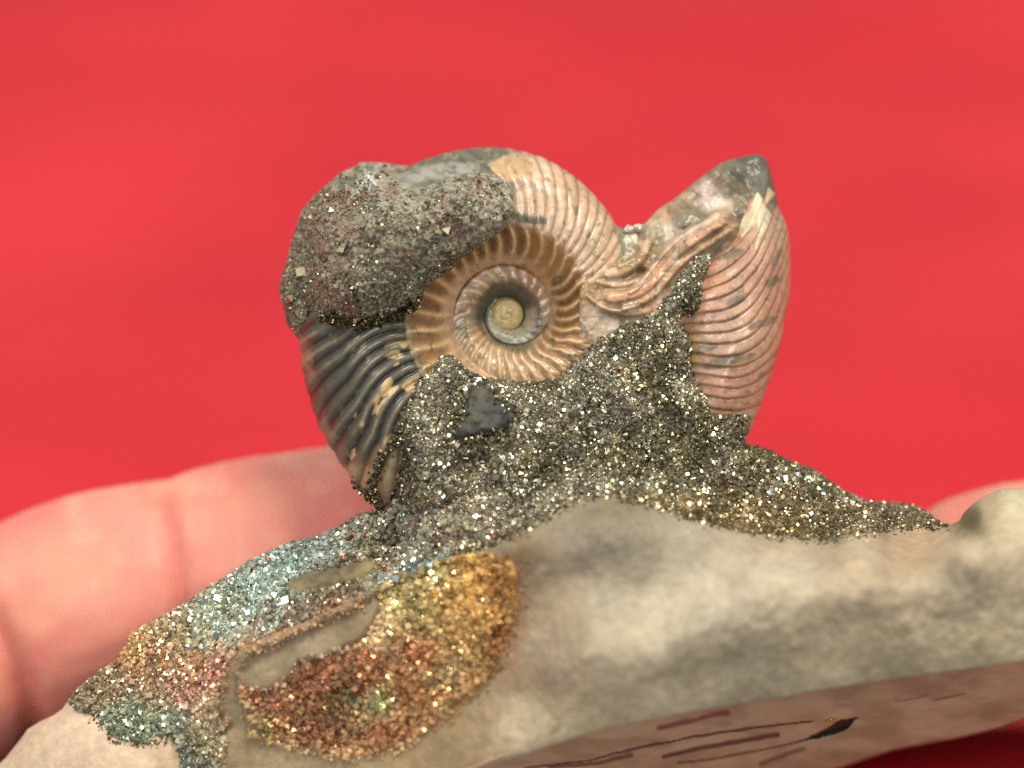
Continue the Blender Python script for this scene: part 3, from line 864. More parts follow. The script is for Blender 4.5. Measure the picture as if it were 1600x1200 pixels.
def slab_depth(x, y):
    d = slab_rbf(x, y)
    d = d - .62 * smooth(1.95, 3.0, -d)
    sdp, _, _ = poly_sd(x + 5 * fbm(x, y, 30, 3, 301), y + 5 * fbm(x, y, 30, 3, 302), PYR)
    pyr = 1 - smooth(-12, 6, sdp)
    sdk, _, _ = poly_sd(x + 10 * fbm(x, y, 26, 3, 303), y + 10 * fbm(x, y, 26, 3, 304), POCKET)
    sdg, _, _ = poly_sd(x + 4 * fbm(x, y, 26, 3, 303), y + 4 * fbm(x, y, 26, 3, 304), GREY_CHIP)
    sdi, _, _ = poly_sd(x + 5 * fbm(x, y, 30, 3, 305), y + 5 * fbm(x, y, 30, 3, 306), IRID)
    iri = 1 - smooth(-10, 6, sdi)
    pocket = 1 - smooth(-14, 0, sdk)
    d = d + .13 * pocket - .02 * np.exp(-((sdk + 4) / 6) ** 2)
    d = d - .12 * (1 - smooth(-8, 2, sdg)) - .015 * np.exp(-(sdg / 5) ** 2)
    rocky = (1 - pyr) * (1 - iri)
    d = d + rocky * (.055 * fbm(x, y, 130, 4, 310) + .02 * fbm(x, y, 18, 3, 311))
    low = smooth(0, 40, line_low(x, y)) * rocky
    u_ = line_low(x, y) + 14 * fbm(x, y, 90, 3, 322)
    d = d + rocky * smooth(820, 920, x) * (.0014 * np.clip(u_, 0, 90) + .0008 * np.clip(-u_, 0, 150))
    d = d + low * (.03 * np.abs(fbm(x, y * .8, 55, 4, 312)) + .02 * fbm(x * 1.3, y, 18, 3, 313))
    d = d + pyr * (.09 * fbm(x, y, 60, 4, 314) + .085 * fbm(x, y, 16, 3, 315, .7))
    d = d + iri * (1 - pocket) * (.07 * fbm(x, y, 55, 4, 316) + .04 * fbm(x, y, 13, 3, 317, .7))
    d = d + pocket * (1 - smooth(-8, 2, -sdg)) * (.07 * fbm(x, y, 30, 4, 318, .7))
    sds, _, _ = poly_sd(x + 3 * fbm(x, y, 15, 2, 320), y, SLATE)
    d = d - .14 * (1 - smooth(-10, 2, sds)) * (1 + .4 * fbm(x, y, 22, 3, 321))
    sdo, _, _ = poly_sd(x, y, OLIVE)
    d = d - .05 * (1 - smooth(-8, 2, sdo))
    # deep crack in the drift
    d = d + .14 * np.exp(-(line_d(x, y, [(628, 720), (622, 770), (618, 830), (600, 870)]) / 13) ** 2) * smooth(690, 760, y)
    d = d + .12 * np.exp(-(line_d(x, y, [(640, 800), (690, 790), (740, 770), (800, 755)]) / 8) ** 2)
    d = d + .10 * np.exp(-(line_d(x, y, [(360, 1135), (335, 1160), (345, 1120)]) / 6) ** 2)
    return d


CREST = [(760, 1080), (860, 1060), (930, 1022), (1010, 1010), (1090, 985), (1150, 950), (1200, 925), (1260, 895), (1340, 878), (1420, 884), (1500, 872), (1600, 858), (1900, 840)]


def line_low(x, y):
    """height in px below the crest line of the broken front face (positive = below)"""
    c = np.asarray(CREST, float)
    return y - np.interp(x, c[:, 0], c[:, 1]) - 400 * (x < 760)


def build_slab():
    top = np.asarray(SLAB_TOP, float)
    top = chaikin(top, 1, False)
    # uneven rock outline
    w = np.where(top[:, 0] < 560, 2.5, np.where(top[:, 0] > 1480, 2.0, 1.8))
    top = top + np.stack([w * fbm(top[:, 0], top[:, 1], 11, 2, 330), w * fbm(top[:, 0], top[:, 1], 11, 2, 331)], 1)
    poly = np.vstack([top, chaikin(SLAB_BOT, 1, False)])
    rollw, rolld = 26, .40
    px, py, Y, dist, q = relief(poly, 2.6, slab_depth, None, rollw, rolld)
    # keep the lower edge crisp: undo most of the roll there
    db = line_d(px, py, SLAB_BOT)
    t = np.clip(dist / rollw, 0, 1)
    rollv = rolld * (1 - np.sqrt(np.clip(1 - (1 - t) ** 2, 0, 1)))
    Y = Y - rollv * .8 * (1 - smooth(25, 50, db))
    # ------------ pigment
    nz = fbm(px, py, 22, 4, 340); nz2 = fbm(px, py, 60, 3, 341)
    pts = [(900, 850, (158, 149, 132)), (960, 810, (140, 130, 108)), (1000, 870, (154, 148, 134)), (1060, 860, (164, 157, 142)), (1150, 880, (178, 169, 150)), (1250, 880, (192, 181, 162)), (950, 960, (176, 168, 150)),
           (1050, 960, (190, 182, 162)), (1000, 1010, (196, 186, 164)), (1120, 930, (192, 184, 168)), (1200, 900, (194, 183, 164)), (850, 900, (150, 130, 104)), (830, 960, (158, 134, 106)), (860, 1000, (176, 154, 130)),  # paler points along the crest paint its band of light from above
           (830, 1060, (160, 136, 106)), (900, 1060, (178, 158, 130)), (820, 1130, (182, 164, 134)), (760, 1120, (160, 136, 100)), (900, 1110, (178, 160, 124)), (950, 1110, (172, 158, 124)), (1030, 1090, (192, 180, 146)),
           (1060, 1040, (150, 138, 112)), (1150, 1010, (156, 147, 124)), (1180, 1050, (158, 148, 126)), (1250, 1000, (160, 150, 120)), (1300, 1040, (184, 172, 138)), (1300, 950, (170, 156, 128)), (1400, 1000, (164, 152, 120)),
           (1400, 930, (174, 160, 134)), (1500, 980, (172, 160, 128)), (1480, 920, (158, 146, 124)), (1540, 1010, (182, 168, 134)), (1590, 960, (176, 164, 136)), (1590, 850, (198, 184, 154)), (1500, 850, (200, 182, 150)),
           (1580, 790, (196, 188, 160)), (1540, 795, (188, 170, 130)), (1508, 812, (104, 98, 66)), (1400, 850, (190, 160, 128)), (1380, 835, (150, 130, 96)), (1430, 830, (196, 160, 124)), (1340, 860, (196, 176, 148)), (1280, 850, (176, 158, 136)),
           (1200, 845, (176, 152, 126)), (1300, 830, (142, 126, 100)), (680, 1170, (148, 126, 92)), (600, 1195, (158, 138, 102)), (450, 1185, (162, 144, 110)), (380, 1160, (150, 132, 98)), (330, 1120, (156, 138, 106)), (360, 1110, (140, 126, 98)),
           (300, 1170, (160, 142, 110)), (200, 1180, (214, 188, 162)), (100, 1150, (206, 180, 160)), (50, 1180, (196, 172, 148)), (0, 1230, (196, 172, 148)), (250, 1170, (206, 178, 150)), (150, 1140, (212, 184, 164)), (815, 870, (120, 98, 72)),
           (800, 830, (150, 140, 112)), (740, 855, (150, 136, 104)), (650, 900, (150, 130, 96)), (560, 935, (158, 132, 100)), (480, 978, (168, 138, 108)), (700, 1120, (150, 128, 92)), (1700, 900, (190, 176, 150)), (500, 1250, (160, 140, 110)),
           (520, 895, (138, 128, 84))]
    col = idw_colour(px, py, pts, 3.1, 22, 60, 342)
    col = grey_in(col, .25) * (1 - smooth(700, 820, px) * smooth(740, 800, py))[:, None] + grey_in(col, .42) * np.array([1.0, .98, .95]) * (smooth(700, 820, px) * smooth(740, 800, py))[:, None]
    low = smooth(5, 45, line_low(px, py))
    col = col * (1 + .18 * low)[:, None] * np.array([.97, .925, .84])  # lower face brightened in the colour to make up for weak light
    veins = fbm(px + 10 * nz, py, 34, 4, 350)
    col = mix(col, (118, 108, 88), low * smooth(.12, .5, veins) * .25)
    col = mix(col, (206, 194, 160), low * smooth(.15, .5, -veins) * .3)
    for cx, cy, rx, ry in ((1140, 1020, 26, 22), (1160, 990, 34, 14), (1210, 1020, 30, 16), (1500, 890, 34, 26), (1390, 960, 30, 16), (1400, 985, 34, 12), (1540, 920, 20, 36), (1430, 935, 22, 18), (1010, 1060, 22, 10)):
        e = ((px - cx) / rx) ** 2 + ((py - cy) / ry) ** 2 + 1.2 * nz
        col = mix(col, (106, 98, 82), (1 - smooth(.0, 1.3, e)) * .3)
    col = mix(col, (150, 112, 80), (1 - smooth(3, 18, line_d(px, py, [(812, 845), (817, 930), (808, 1010), (790, 1060)]) + 9 * nz)) * .4)
    col = mix(col, (180, 156, 120), .7 * (1 - smooth(3, 9, line_d(px, py, [(860, 800), (905, 779), (945, 771)]) + 2 * nz)) * .6)
    # regions
    w1 = 5 * fbm(px, py, 30, 3, 305); w2 = 5 * fbm(px, py, 30, 3, 306)
    sdi, _, _ = poly_sd(px + w1, py + w2, IRID)
    sdp, _, _ = poly_sd(px + 5 * fbm(px, py, 30, 3, 301), py + 5 * fbm(px, py, 30, 3, 302), PYR)
    sdk, _, _ = poly_sd(px + 10 * fbm(px, py, 26, 3, 303), py + 10 * fbm(px, py, 26, 3, 304), POCKET)
    sdg, _, _ = poly_sd(px + 4 * fbm(px, py, 26, 3, 303), py + 4 * fbm(px, py, 26, 3, 304), GREY_CHIP)
    sdo, _, _ = poly_sd(px + 5 * nz, py + 3 * nz, OLIVE)
    sds, _, _ = poly_sd(px + 3 * fbm(px, py, 15, 2, 320), py, SLATE)
    pc = irid_colour(px, py)
    kc = pocket_colour(px, py)
    reg = np.zeros(len(px), int)
    reg[sdi < 0] = 2
    reg[sdp < 0] = 1
    reg[sdk < 0] = 3
    reg[(reg == 2) & (sdo < 0)] = 0
    reg[(reg > 0) & (sdg < 0) & (sdk < 40)] = 4
    reg[(sds < 0)] = 5
    col = np.where((reg == 2)[:, None], pc * .6, col)
    col = np.where((reg == 1)[:, None], pyr_colour(px, py) * .22, col)
    col = np.where((reg == 3)[:, None], kc * .8, col)
    g = mix(np.ones_like(col) * lin((132, 116, 94)), (156, 140, 116), smooth(-.3, .5, fbm(px, py, 50, 4, 345)))
    col = np.where((reg == 4)[:, None], g, col)
    sl = mix(np.ones_like(col) * lin((82, 83, 80)), (60, 61, 60), smooth(-.3, .4, nz))
    sl = mix(sl, (104, 104, 80), smooth(.1, .5, fbm(px, py, 16, 3, 360)) * .5)
    col = np.where((reg == 5)[:, None], sl, col)
    ol = mix(np.ones_like(col) * lin((138, 126, 92)), (108, 98, 80), smooth(-.2, .3, nz))
    col = np.where(((sdo < 2) & (reg == 0))[:, None], ol, col)
    fr = (1 - smooth(2, 7, np.abs(sdk + 2) + 3 * nz)) * (py > 1085) * smooth(-.3, .2, nz2)
    col = mix(col, (218, 186, 158), fr * .8)
    fr = (1 - smooth(3, 9, np.abs(sdg - 1) + 4 * nz)) * (sdk < -6) * smooth(-.3, .2, nz2)
    col = mix(col, (206, 172, 148), fr * .7 * (reg != 5))
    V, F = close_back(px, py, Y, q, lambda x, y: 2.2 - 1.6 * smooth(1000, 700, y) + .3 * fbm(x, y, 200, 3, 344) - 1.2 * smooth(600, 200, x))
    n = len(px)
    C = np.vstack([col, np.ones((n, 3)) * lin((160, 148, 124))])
    nq = len(q)
    freg = np.full(len(F), 0)
    fr_ = reg[q]
    vote = np.sort(fr_, 1)[:, 1]
    freg[:nq] = vote
    root = None
    names = {0: ("stone_matrix", M_stone, "pale grey limestone slab with a broken uneven front face"),
             1: ("pyrite_crust", M_crust, "dark glittering drift of pyrite crystals under and around the shells"),
             2: ("iridescent_crust", M_crust, "teal, gold and rust coloured crystal crust on the left slope"),
             3: ("brown_shell_pocket", M_crust, "rust and gold coloured grainy pocket in the front of the slab"),
             4: ("grey_chip", M_stone, None), 5: ("slate_inclusion", M_stone, "smooth dark slate-grey inclusion set in the pyrite")}
    objs = {}
    for k in range(6):
        f = F[freg == k]
        if not len(f):
            continue
        u, inv = np.unique(f, return_inverse=True)
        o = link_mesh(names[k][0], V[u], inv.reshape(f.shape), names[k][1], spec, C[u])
        if names[k][2]:
            o["label"] = names[k][2]
        objs[k] = o
    objs[4].parent = objs[3]
    objs[5].parent = objs[1]
    return poly, objs


def irid_colour(px, py):
    pts = [(540, 830, (130, 132, 112)), (590, 860, (120, 112, 80)), (500, 850, (126, 138, 136)), (450, 880, (130, 156, 150)), (400, 910, (150, 178, 166)), (350, 930, (140, 150, 120)), (450, 900, (150, 170, 150)), (350, 980, (160, 180, 166)),
           (400, 950, (156, 182, 172)), (320, 1000, (150, 156, 120)), (280, 990, (150, 140, 100)), (220, 1000, (176, 140, 70)), (205, 1005, (190, 144, 60)), (250, 1030, (178, 132, 84)), (200, 1050, (160, 116, 76)),
           (150, 1080, (138, 112, 80)), (300, 1040, (180, 138, 92)), (330, 1010, (190, 176, 140)), (320, 1060, (178, 112, 84)), (345, 1040, (176, 112, 84)), (280, 1090, (172, 112, 84)), (240, 1090, (150, 140, 104)), (200, 1120, (130, 146, 120)),
           (250, 1130, (136, 152, 132)), (180, 1140, (126, 138, 112)), (220, 1155, (124, 136, 110)), (290, 1120, (130, 140, 128)), (290, 1180, (96, 106, 92)), (320, 1150, (150, 140, 100)), (120, 1105, (120, 120, 90)), (330, 1100, (186, 160, 120)),
           (480, 940, (120, 100, 76)), (540, 915, (124, 106, 82)), (430, 970, (128, 110, 84)), (600, 900, (150, 140, 116)), (640, 880, (150, 152, 140)), (520, 950, (150, 116, 84)), (380, 1000, (190, 150, 110)), (700, 850, (140, 130, 104)), (770, 830, (130, 124, 96))]
    return grey_in(idw_colour(px, py, pts, 2.4, 26, 34, 370), .30, 1.2)


def pocket_colour(px, py):
    pts = [(740, 890, (190, 140, 62)), (740, 930, (196, 146, 66)), (780, 920, (160, 104, 44)), (700, 930, (178, 132, 70)), (760, 970, (176, 130, 56)), (780, 990, (150, 90, 44)), (680, 900, (160, 140, 96)), (640, 930, (150, 128, 84)), (620, 950, (196, 172, 134)),
           (600, 990, (196, 166, 132)), (660, 970, (156, 130, 76)), (720, 1000, (160, 118, 60)), (650, 1020, (168, 96, 56)), (620, 1010, (136, 96, 64)), (580, 1040, (160, 92, 58)), (700, 1050, (170, 136, 100)), (640, 1080, (156, 100, 60)), (700, 1080, (160, 110, 66)),
           (560, 1080, (140, 78, 48)), (500, 1060, (150, 88, 62)), (480, 1100, (136, 84, 50)), (530, 1110, (120, 84, 54)), (550, 1090, (96, 96, 72)), (590, 1100, (150, 140, 96)), (600, 1140, (150, 86, 56)), (450, 1130, (140, 92, 56)), (500, 1150, (140, 84, 60)),
           (420, 1100, (150, 88, 70)), (410, 1140, (130, 110, 70)), (560, 1165, (156, 110, 76))]
    return grey_in(idw_colour(px, py, pts, 3.0, 16, 24, 372), .28, 1.22) * np.array([1.0, 1.05, .84])


def pyr_colour(px, py):
    c = np.ones(np.shape(px) + (3,)) * lin((152, 147, 130))
    n = fbm(px, py, 60, 3, 373)
    c = mix(c, (122, 117, 94), smooth(-.2, .4, n))
    c = mix(c, (160, 146, 126), smooth(760, 840, py) * .6)
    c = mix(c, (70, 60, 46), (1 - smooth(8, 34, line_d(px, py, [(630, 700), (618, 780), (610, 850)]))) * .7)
    right = smooth(1060, 1160, px) * smooth(735, 775, py)
    c = mix(c, (140, 126, 100), right * .8)
    c = mix(c, (104, 112, 92), right * smooth(0, .3, fbm(px, py, 40, 2, 374)) * .8)
    c = mix(c, (146, 128, 84), (1 - smooth(6, 30, np.abs(py - (780 + .18 * (px - 1000))))) * smooth(940, 1000, px) * .5)
    return c


slab_poly, slab_parts = build_slab()


def roll_at(d, w=26, h=.40):
    return h * (1 - np.sqrt(np.clip(1 - (1 - np.clip(d / w, 0, 1)) ** 2, 0, 1)))


def scatter(name, region, parent, n, size, colour, mat, spread=.45, seedr=(301, 302), excl=(), wsc=30, wamp=5, lo=1.6, hi=7, tint=.25, bias=None):
    x, y, d = sample_poly(region, n)
    wx = x + wamp * fbm(x, y, wsc, 3, seedr[0]); wy = y + wamp * fbm(x, y, wsc, 3, seedr[1])
    sd, _, _ = poly_sd(wx, wy, region)
    sl, _, _ = poly_sd(x, y, slab_poly)
    m = (sd < 1) & (sl < -.5)
    for e in excl:
        se, _, _ = poly_sd(x, y, e)
        m &= se > 1 + 3 * fbm(x, y, 12, 2, 505)
    x, y, sl = x[m], y[m], -sl[m]
    Yc = slab_depth(x, y) + roll_at(sl)
    k = len(x)
    s = np.clip(rng.lognormal(np.log(size), spread, k), lo, hi)
    c = colour(x, y) * rng.uniform(1 - 2 * tint, 1 + 1.4 * tint, (k, 1))
    if bias is not None:
        c, s = bias(x, y, c, s)
    return grains(name, x, y, Yc - s * rng.uniform(.0, .006, k), s, np.clip(c, 0, 1), mat, parent)


def pyr_bias(x, y, c, s):
    r_ = rng.random(len(x))
    clump = fbm(x, y, 34, 3, 501)
    c = c * np.clip(1 + .75 * clump, .3, 1.6)[:, None]
    s = s * (1 + .5 * fbm(x, y, 50, 3, 503))
    c = np.where((r_ > .95)[:, None], lin((226, 222, 212)), c)
    red = (r_ < .0005) | ((r_ < .012) & (line_d(x, y, [(620, 760), (610, 850)]) < 30))
    c = np.where(red[:, None], lin((150, 40, 30)), c)
    return c, s


scatter("crystal_grains", PYR, slab_parts[1], 76000, 1.8, lambda x, y: pyr_colour(x, y) * 1.5, M_pyrite, excl=(SLATE,), bias=pyr_bias, lo=.9, hi=5.2, tint=.3, spread=.42)
# mixed dull grains among them keep the drift from reading as pure metal
scatter("dull_grains", PYR, slab_parts[1], 14000, 2.0, lambda x, y: pyr_colour(x, y) * .7, M_matte, excl=(SLATE,), lo=.9)


def irid_bias(x, y, c, s):
    r_ = rng.random(len(x))
    big = (r_ > .86) & (x > 300) & (y < 1060) & (irid_colour(x, y)[:, 2] > .22)
    s = np.where(big, s * 1.5, s)
    c = np.where(big[:, None], lin((204, 222, 212)) * rng.uniform(.6, 1.15, (len(x), 1)), c)
    red = (r_ < .028) & (y < 1080) & (x > 230)
    c = np.where(red[:, None], lin((150, 36, 32)), c)
    return c, s


scatter("crystal_grains", IRID, slab_parts[2], 17000, 2.2, lambda x, y: irid_colour(x, y) * 1.45, M_pyrite, seedr=(305, 306), excl=(OLIVE,), bias=irid_bias, lo=1.0, hi=6, tint=.3)
scatter("dull_grains", IRID, slab_parts[2], 12000, 2.2, lambda x, y: irid_colour(x, y) * 1.25, M_matte, seedr=(305, 306), excl=(OLIVE,))


def pocket_bias(x, y, c, s):
    r_ = rng.random(len(x))
    hot = r_ > .95
    c = np.where(hot[:, None], lin((236, 206, 150)), c)
    return c, s


scatter("crystal_grains", POCKET, slab_parts[3], 6000, 2.9, lambda x, y: pocket_colour(x, y) * 1.5, M_pyrite, seedr=(303, 304), wamp=10, wsc=26, excl=(GREY_CHIP,), bias=pocket_bias, hi=7)
scatter("dull_grains", POCKET, slab_parts[3], 9000, 3.2, lambda x, y: pocket_colour(x, y) * 1.25, M_matte, seedr=(303, 304), wamp=10, wsc=26, excl=(GREY_CHIP,), hi=7)


# bright rim grains along the pocket edge
def along(pts, n, w):
    p = np.asarray(pts, float)
    seg = np.hypot(*(p[1:] - p[:-1]).T); c = np.concatenate([[0], np.cumsum(seg)])
    t = rng.uniform(0, c[-1], n)
    return np.interp(t, c, p[:, 0]) + rng.normal(0, w, n), np.interp(t, c, p[:, 1]) + rng.normal(0, w, n)


def rim(name, pts, n, w, size, colr, mat, parent, lo=1.5, hi=6, rise=.01):
    x, y = along(pts, n, w)
    sl, _, _ = poly_sd(x, y, slab_poly)
    m = sl < -1
    x, y, sl = x[m], y[m], -sl[m]
    k = len(x)
    s = np.clip(rng.lognormal(np.log(size), .4, k), lo, hi)
    c = lin(colr) * rng.uniform(.6, 1.2, (k, 1))
    return grains(name, x, y, slab_depth(x, y) + roll_at(sl) - s * rise, s, np.clip(c, 0, 1), mat, parent)


rim("rim_grains", [(372, 1076), (388, 1112), (400, 1146), (440, 1162), (500, 1175), (560, 1184), (620, 1172), (655, 1152)], 230, 4.5, 2.5, (206, 176, 132), M_matte, slab_parts[3])
rim("rim_grains", [(385, 1022), (430, 1004), (480, 984), (530, 962), (570, 945)], 70, 5, 2.5, (206, 170, 134), M_matte, slab_parts[3])
rim("rim_grains", [(376, 1078), (430, 1082), (458, 1058), (475, 1038), (530, 1026), (590, 1000), (600, 960), (622, 946)], 200, 6.0, 2.5, (200, 168, 138), M_matte, slab_parts[3])
rim("pale_blue_crystals", [(575, 930), (590, 912), (610, 905), (650, 885), (700, 866)], 60, 5, 4.2, (196, 222, 224), M_pyrite, slab_parts[2], 2.5, 7, .004)
rim("white_crystals", [(1185, 762), (1205, 770), (1215, 752), (1258, 745), (1262, 760)], 26, 4, 4.6, (232, 240, 240), M_pyrite, slab_parts[1], 2.5, 7, .006)
rim("white_crystals", [(1300, 792), (1330, 775), (1345, 785)], 22, 4, 4.2, (236, 236, 226), M_pyrite, slab_parts[1], 2.5, 7, .006)

# loose grains straying over the joint with the bare stone
rim("loose_grains", [(700, 866), (770, 846), (815, 830), (860, 802), (905, 780), (950, 771), (1000, 785), (1100, 812), (1180, 832), (1290, 842), (1400, 824), (1480, 822)], 1500, 4.5, 2.0, (140, 132, 108), M_pyrite, slab_parts[1], 1, 4.5, .003)
rim("loose_grains", [(140, 1112), (175, 1150), (215, 1162), (275, 1152), (290, 1200)], 260, 5, 1.9, (140, 142, 118), M_pyrite, slab_parts[2], 1, 4, .003)
rim("loose_grains", [(350, 1150), (340, 1100), (350, 1055), (380, 1008), (440, 980), (500, 958), (570, 925), (640, 890)], 700, 8, 2.0, (176, 142, 104), M_matte, slab_parts[2], 1, 4.5, .003)
rim("loose_grains", [(806, 890), (803, 950), (785, 1020), (760, 1060), (715, 1095), (685, 1125)], 420, 8, 2.4, (160, 122, 76), M_matte, slab_parts[3], 1, 5, .003)

# grains packed round the slate-grey inclusion
rim("loose_grains", SLATE + SLATE[:1], 300, 4.5, 2.1, (140, 134, 112), M_pyrite, slab_parts[1], 1, 4.5, .006)

# crystals spread along the seam where the drift meets the large shell and at its lower tip
def tip_grains():
    x, y = along([(552, 752), (566, 768), (582, 782), (594, 790)], 150, 2.6)
    m = (x < 640)
    x, y = x[m], y[m]
    s = np.clip(rng.lognormal(np.log(2.2), .4, len(x)), 1, 4.5)
    c = lin((130, 118, 92)) * rng.uniform(.4, 1.2, (len(x), 1))
    d = np.hypot(x - CX, y - CY)
    yy = -.25 - .9 * smooth(390, 345, d) + rng.normal(0, .03, len(x))
    g = grains("crystal_grains", x, y, yy, s, c, M_pyrite, ammo)
    x, y = along([(590, 796), (583, 770), (586, 742), (598, 712), (618, 690), (630, 660)], 420, 4.5)
    s = np.clip(rng.lognormal(np.log(2.0), .4, len(x)), 1, 4)
    c = lin((140, 132, 108)) * rng.uniform(.4, 1.3, (len(x), 1))
    q_ = np.hypot(x - CX, y - CY); q_ = (q_ - 90) / 280
    yy = -1.2 * np.sqrt(np.clip(1 - (np.clip(q_ - .45, 0, 1) / .55) ** 2.4, 0.02, 1)) + .06 * (CY - y) / 100 - .02
    grains("crystal_grains", x, y, yy + rng.normal(0, .02, len(x)), s, c, M_pyrite, ammo)
    # under the dark lump, in the shaded joint
    x, y = along([(500, 497), (560, 506), (610, 498), (640, 484), (655, 466)], 800, 4)
    s = np.clip(rng.lognormal(np.log(2.0), .4, len(x)), 1, 4)
    c = lin((120, 108, 80)) * rng.uniform(.3, 1.2, (len(x), 1))
    al = np.degrees(np.arctan2(CY - y, x - CX)); rr = np.hypot(x - CX, y - CY)
    B = np.interp(np.mod(al, 360), [90, 135, 180, 225], [.98, 1.1, 1.22, 1.34])
    g = grains("crystal_grains", x, y, -B - .03 + rng.normal(0, .02, len(x)), s, c, M_pyrite, ammo)
    # white crumbs in the notch between the shells
    x, y = along([(978, 358), (992, 356), (1004, 353)], 36, 2)
    s = np.clip(rng.lognormal(np.log(2.6), .3, len(x)), 1.5, 4)
    grains("white_crumbs", x, y, np.full(len(x), -.2), s, np.ones((len(x), 3)) * lin((236, 230, 220)), M_matte, shell_b)


tip_grains()

# ---- polished base seen from below
BASE_POLY = [(1880, 975), (1700, 1006), (1600, 1023), (1447, 1044), (1313, 1062), (1216, 1080), (1139, 1092), (1036, 1110), (934, 1131), (780, 1182), (650, 1230), (400, 1310), (0, 1410), (-200, 1440),
             (-200, 1560), (400, 1500), (900, 1330), (1150, 1248), (1318, 1197), (1395, 1171), (1498, 1152), (1560, 1137), (1600, 1121), (1750, 1090), (1880, 1060)]


def build_base():
    topy = lambda x: np.interp(x, [-200, 0, 400, 650, 780, 934, 1036, 1139, 1216, 1313, 1447, 1600, 1700, 1880], [1440, 1410, 1310, 1230, 1182, 1131, 1110, 1092, 1080, 1062, 1044, 1023, 1006, 975])

    def depth(x, y):
        chip, _, _ = poly_sd(x + 2 * fbm(x, y, 9, 2, 381), y + 1.5 * fbm(x, y, 9, 2, 382), [(1342, 1120), (1312, 1125), (1292, 1137), (1243, 1162), (1290, 1152), (1322, 1142)])
        return -2.98 + (y - topy(x)) * .034 + .22 * (1 - smooth(-5, 0, chip)) + .02 * fbm(x, y, 140, 2, 383)
    px, py, Y, dist, q = relief(BASE_POLY, 2.0, depth, None, 7, .10)
    nz = fbm(px, py * 3, 60, 3, 384); nz2 = fbm(px, py, 20, 3, 385)
    col = mix(np.ones((len(px), 3)) * lin((204, 176, 146)), (176, 150, 122), smooth(-.3, .4, nz))

    def streak(pts, w, c, s):
        nonlocal col
        l = line_d(px + 2 * nz2, py + 1.2 * nz2, pts)
        col = mix(col, c, s * (1 - smooth(w * .3, w * (1 + .7 * fbm(px, py * 2, 46, 2, 388)), l)))
    streak([(1030, 1137), (1070, 1129), (1136, 1113)], 7, (112, 56, 58), .85)
    streak([(820, 1200), (920, 1188), (1000, 1168), (1080, 1152), (1170, 1138), (1270, 1127)], 3, (64, 52, 44), .9)
    streak([(1036, 1182), (1080, 1172), (1130, 1163), (1215, 1148)], 5, (70, 58, 48), .9)
    streak([(860, 1198), (940, 1192), (985, 1180)], 6, (70, 58, 50), .8)
    streak([(1060, 1192), (1130, 1184), (1200, 1170), (1250, 1158)], 3, (78, 64, 54), .8)
    streak([(1190, 1194), (1230, 1178), (1256, 1170)], 5, (84, 68, 56), .7)
    streak([(1460, 1094), (1508, 1084)], 2, (90, 70, 60), .7)
    streak([(1400, 1096), (1450, 1087)], 2, (120, 90, 74), .6)
    chip, _, _ = poly_sd(px + 2 * fbm(px, py, 9, 2, 381), py + 1.5 * fbm(px, py, 9, 2, 382), [(1342, 1120), (1312, 1125), (1292, 1137), (1243, 1162), (1290, 1152), (1322, 1142)])
    col = mix(col, (48, 40, 34), 1 - smooth(-1, 1, chip))
    V, F = close_back(px, py, Y, q, lambda x, y: 2.4 + 0 * x)
    C = np.vstack([col, np.ones_like(col) * lin((120, 100, 90))])
    o = link_mesh("polished_base", V, F, M_polish, spec, C)
    o["label"] = "smooth brownish polished underside of the slab with dark streaks and a small chip"
    x, y = along([(1288, 1126), (1300, 1124), (1312, 1123)], 40, 1.6)
    Yc = -2.98 + (y - topy(x)) * .034 - .01
    s = np.clip(rng.lognormal(np.log(2), .3, len(x)), 1, 3)
    grains("gold_grains", x, y, Yc, s, np.ones((len(x), 3)) * lin((206, 160, 84)), M_pyrite, o)


build_base()

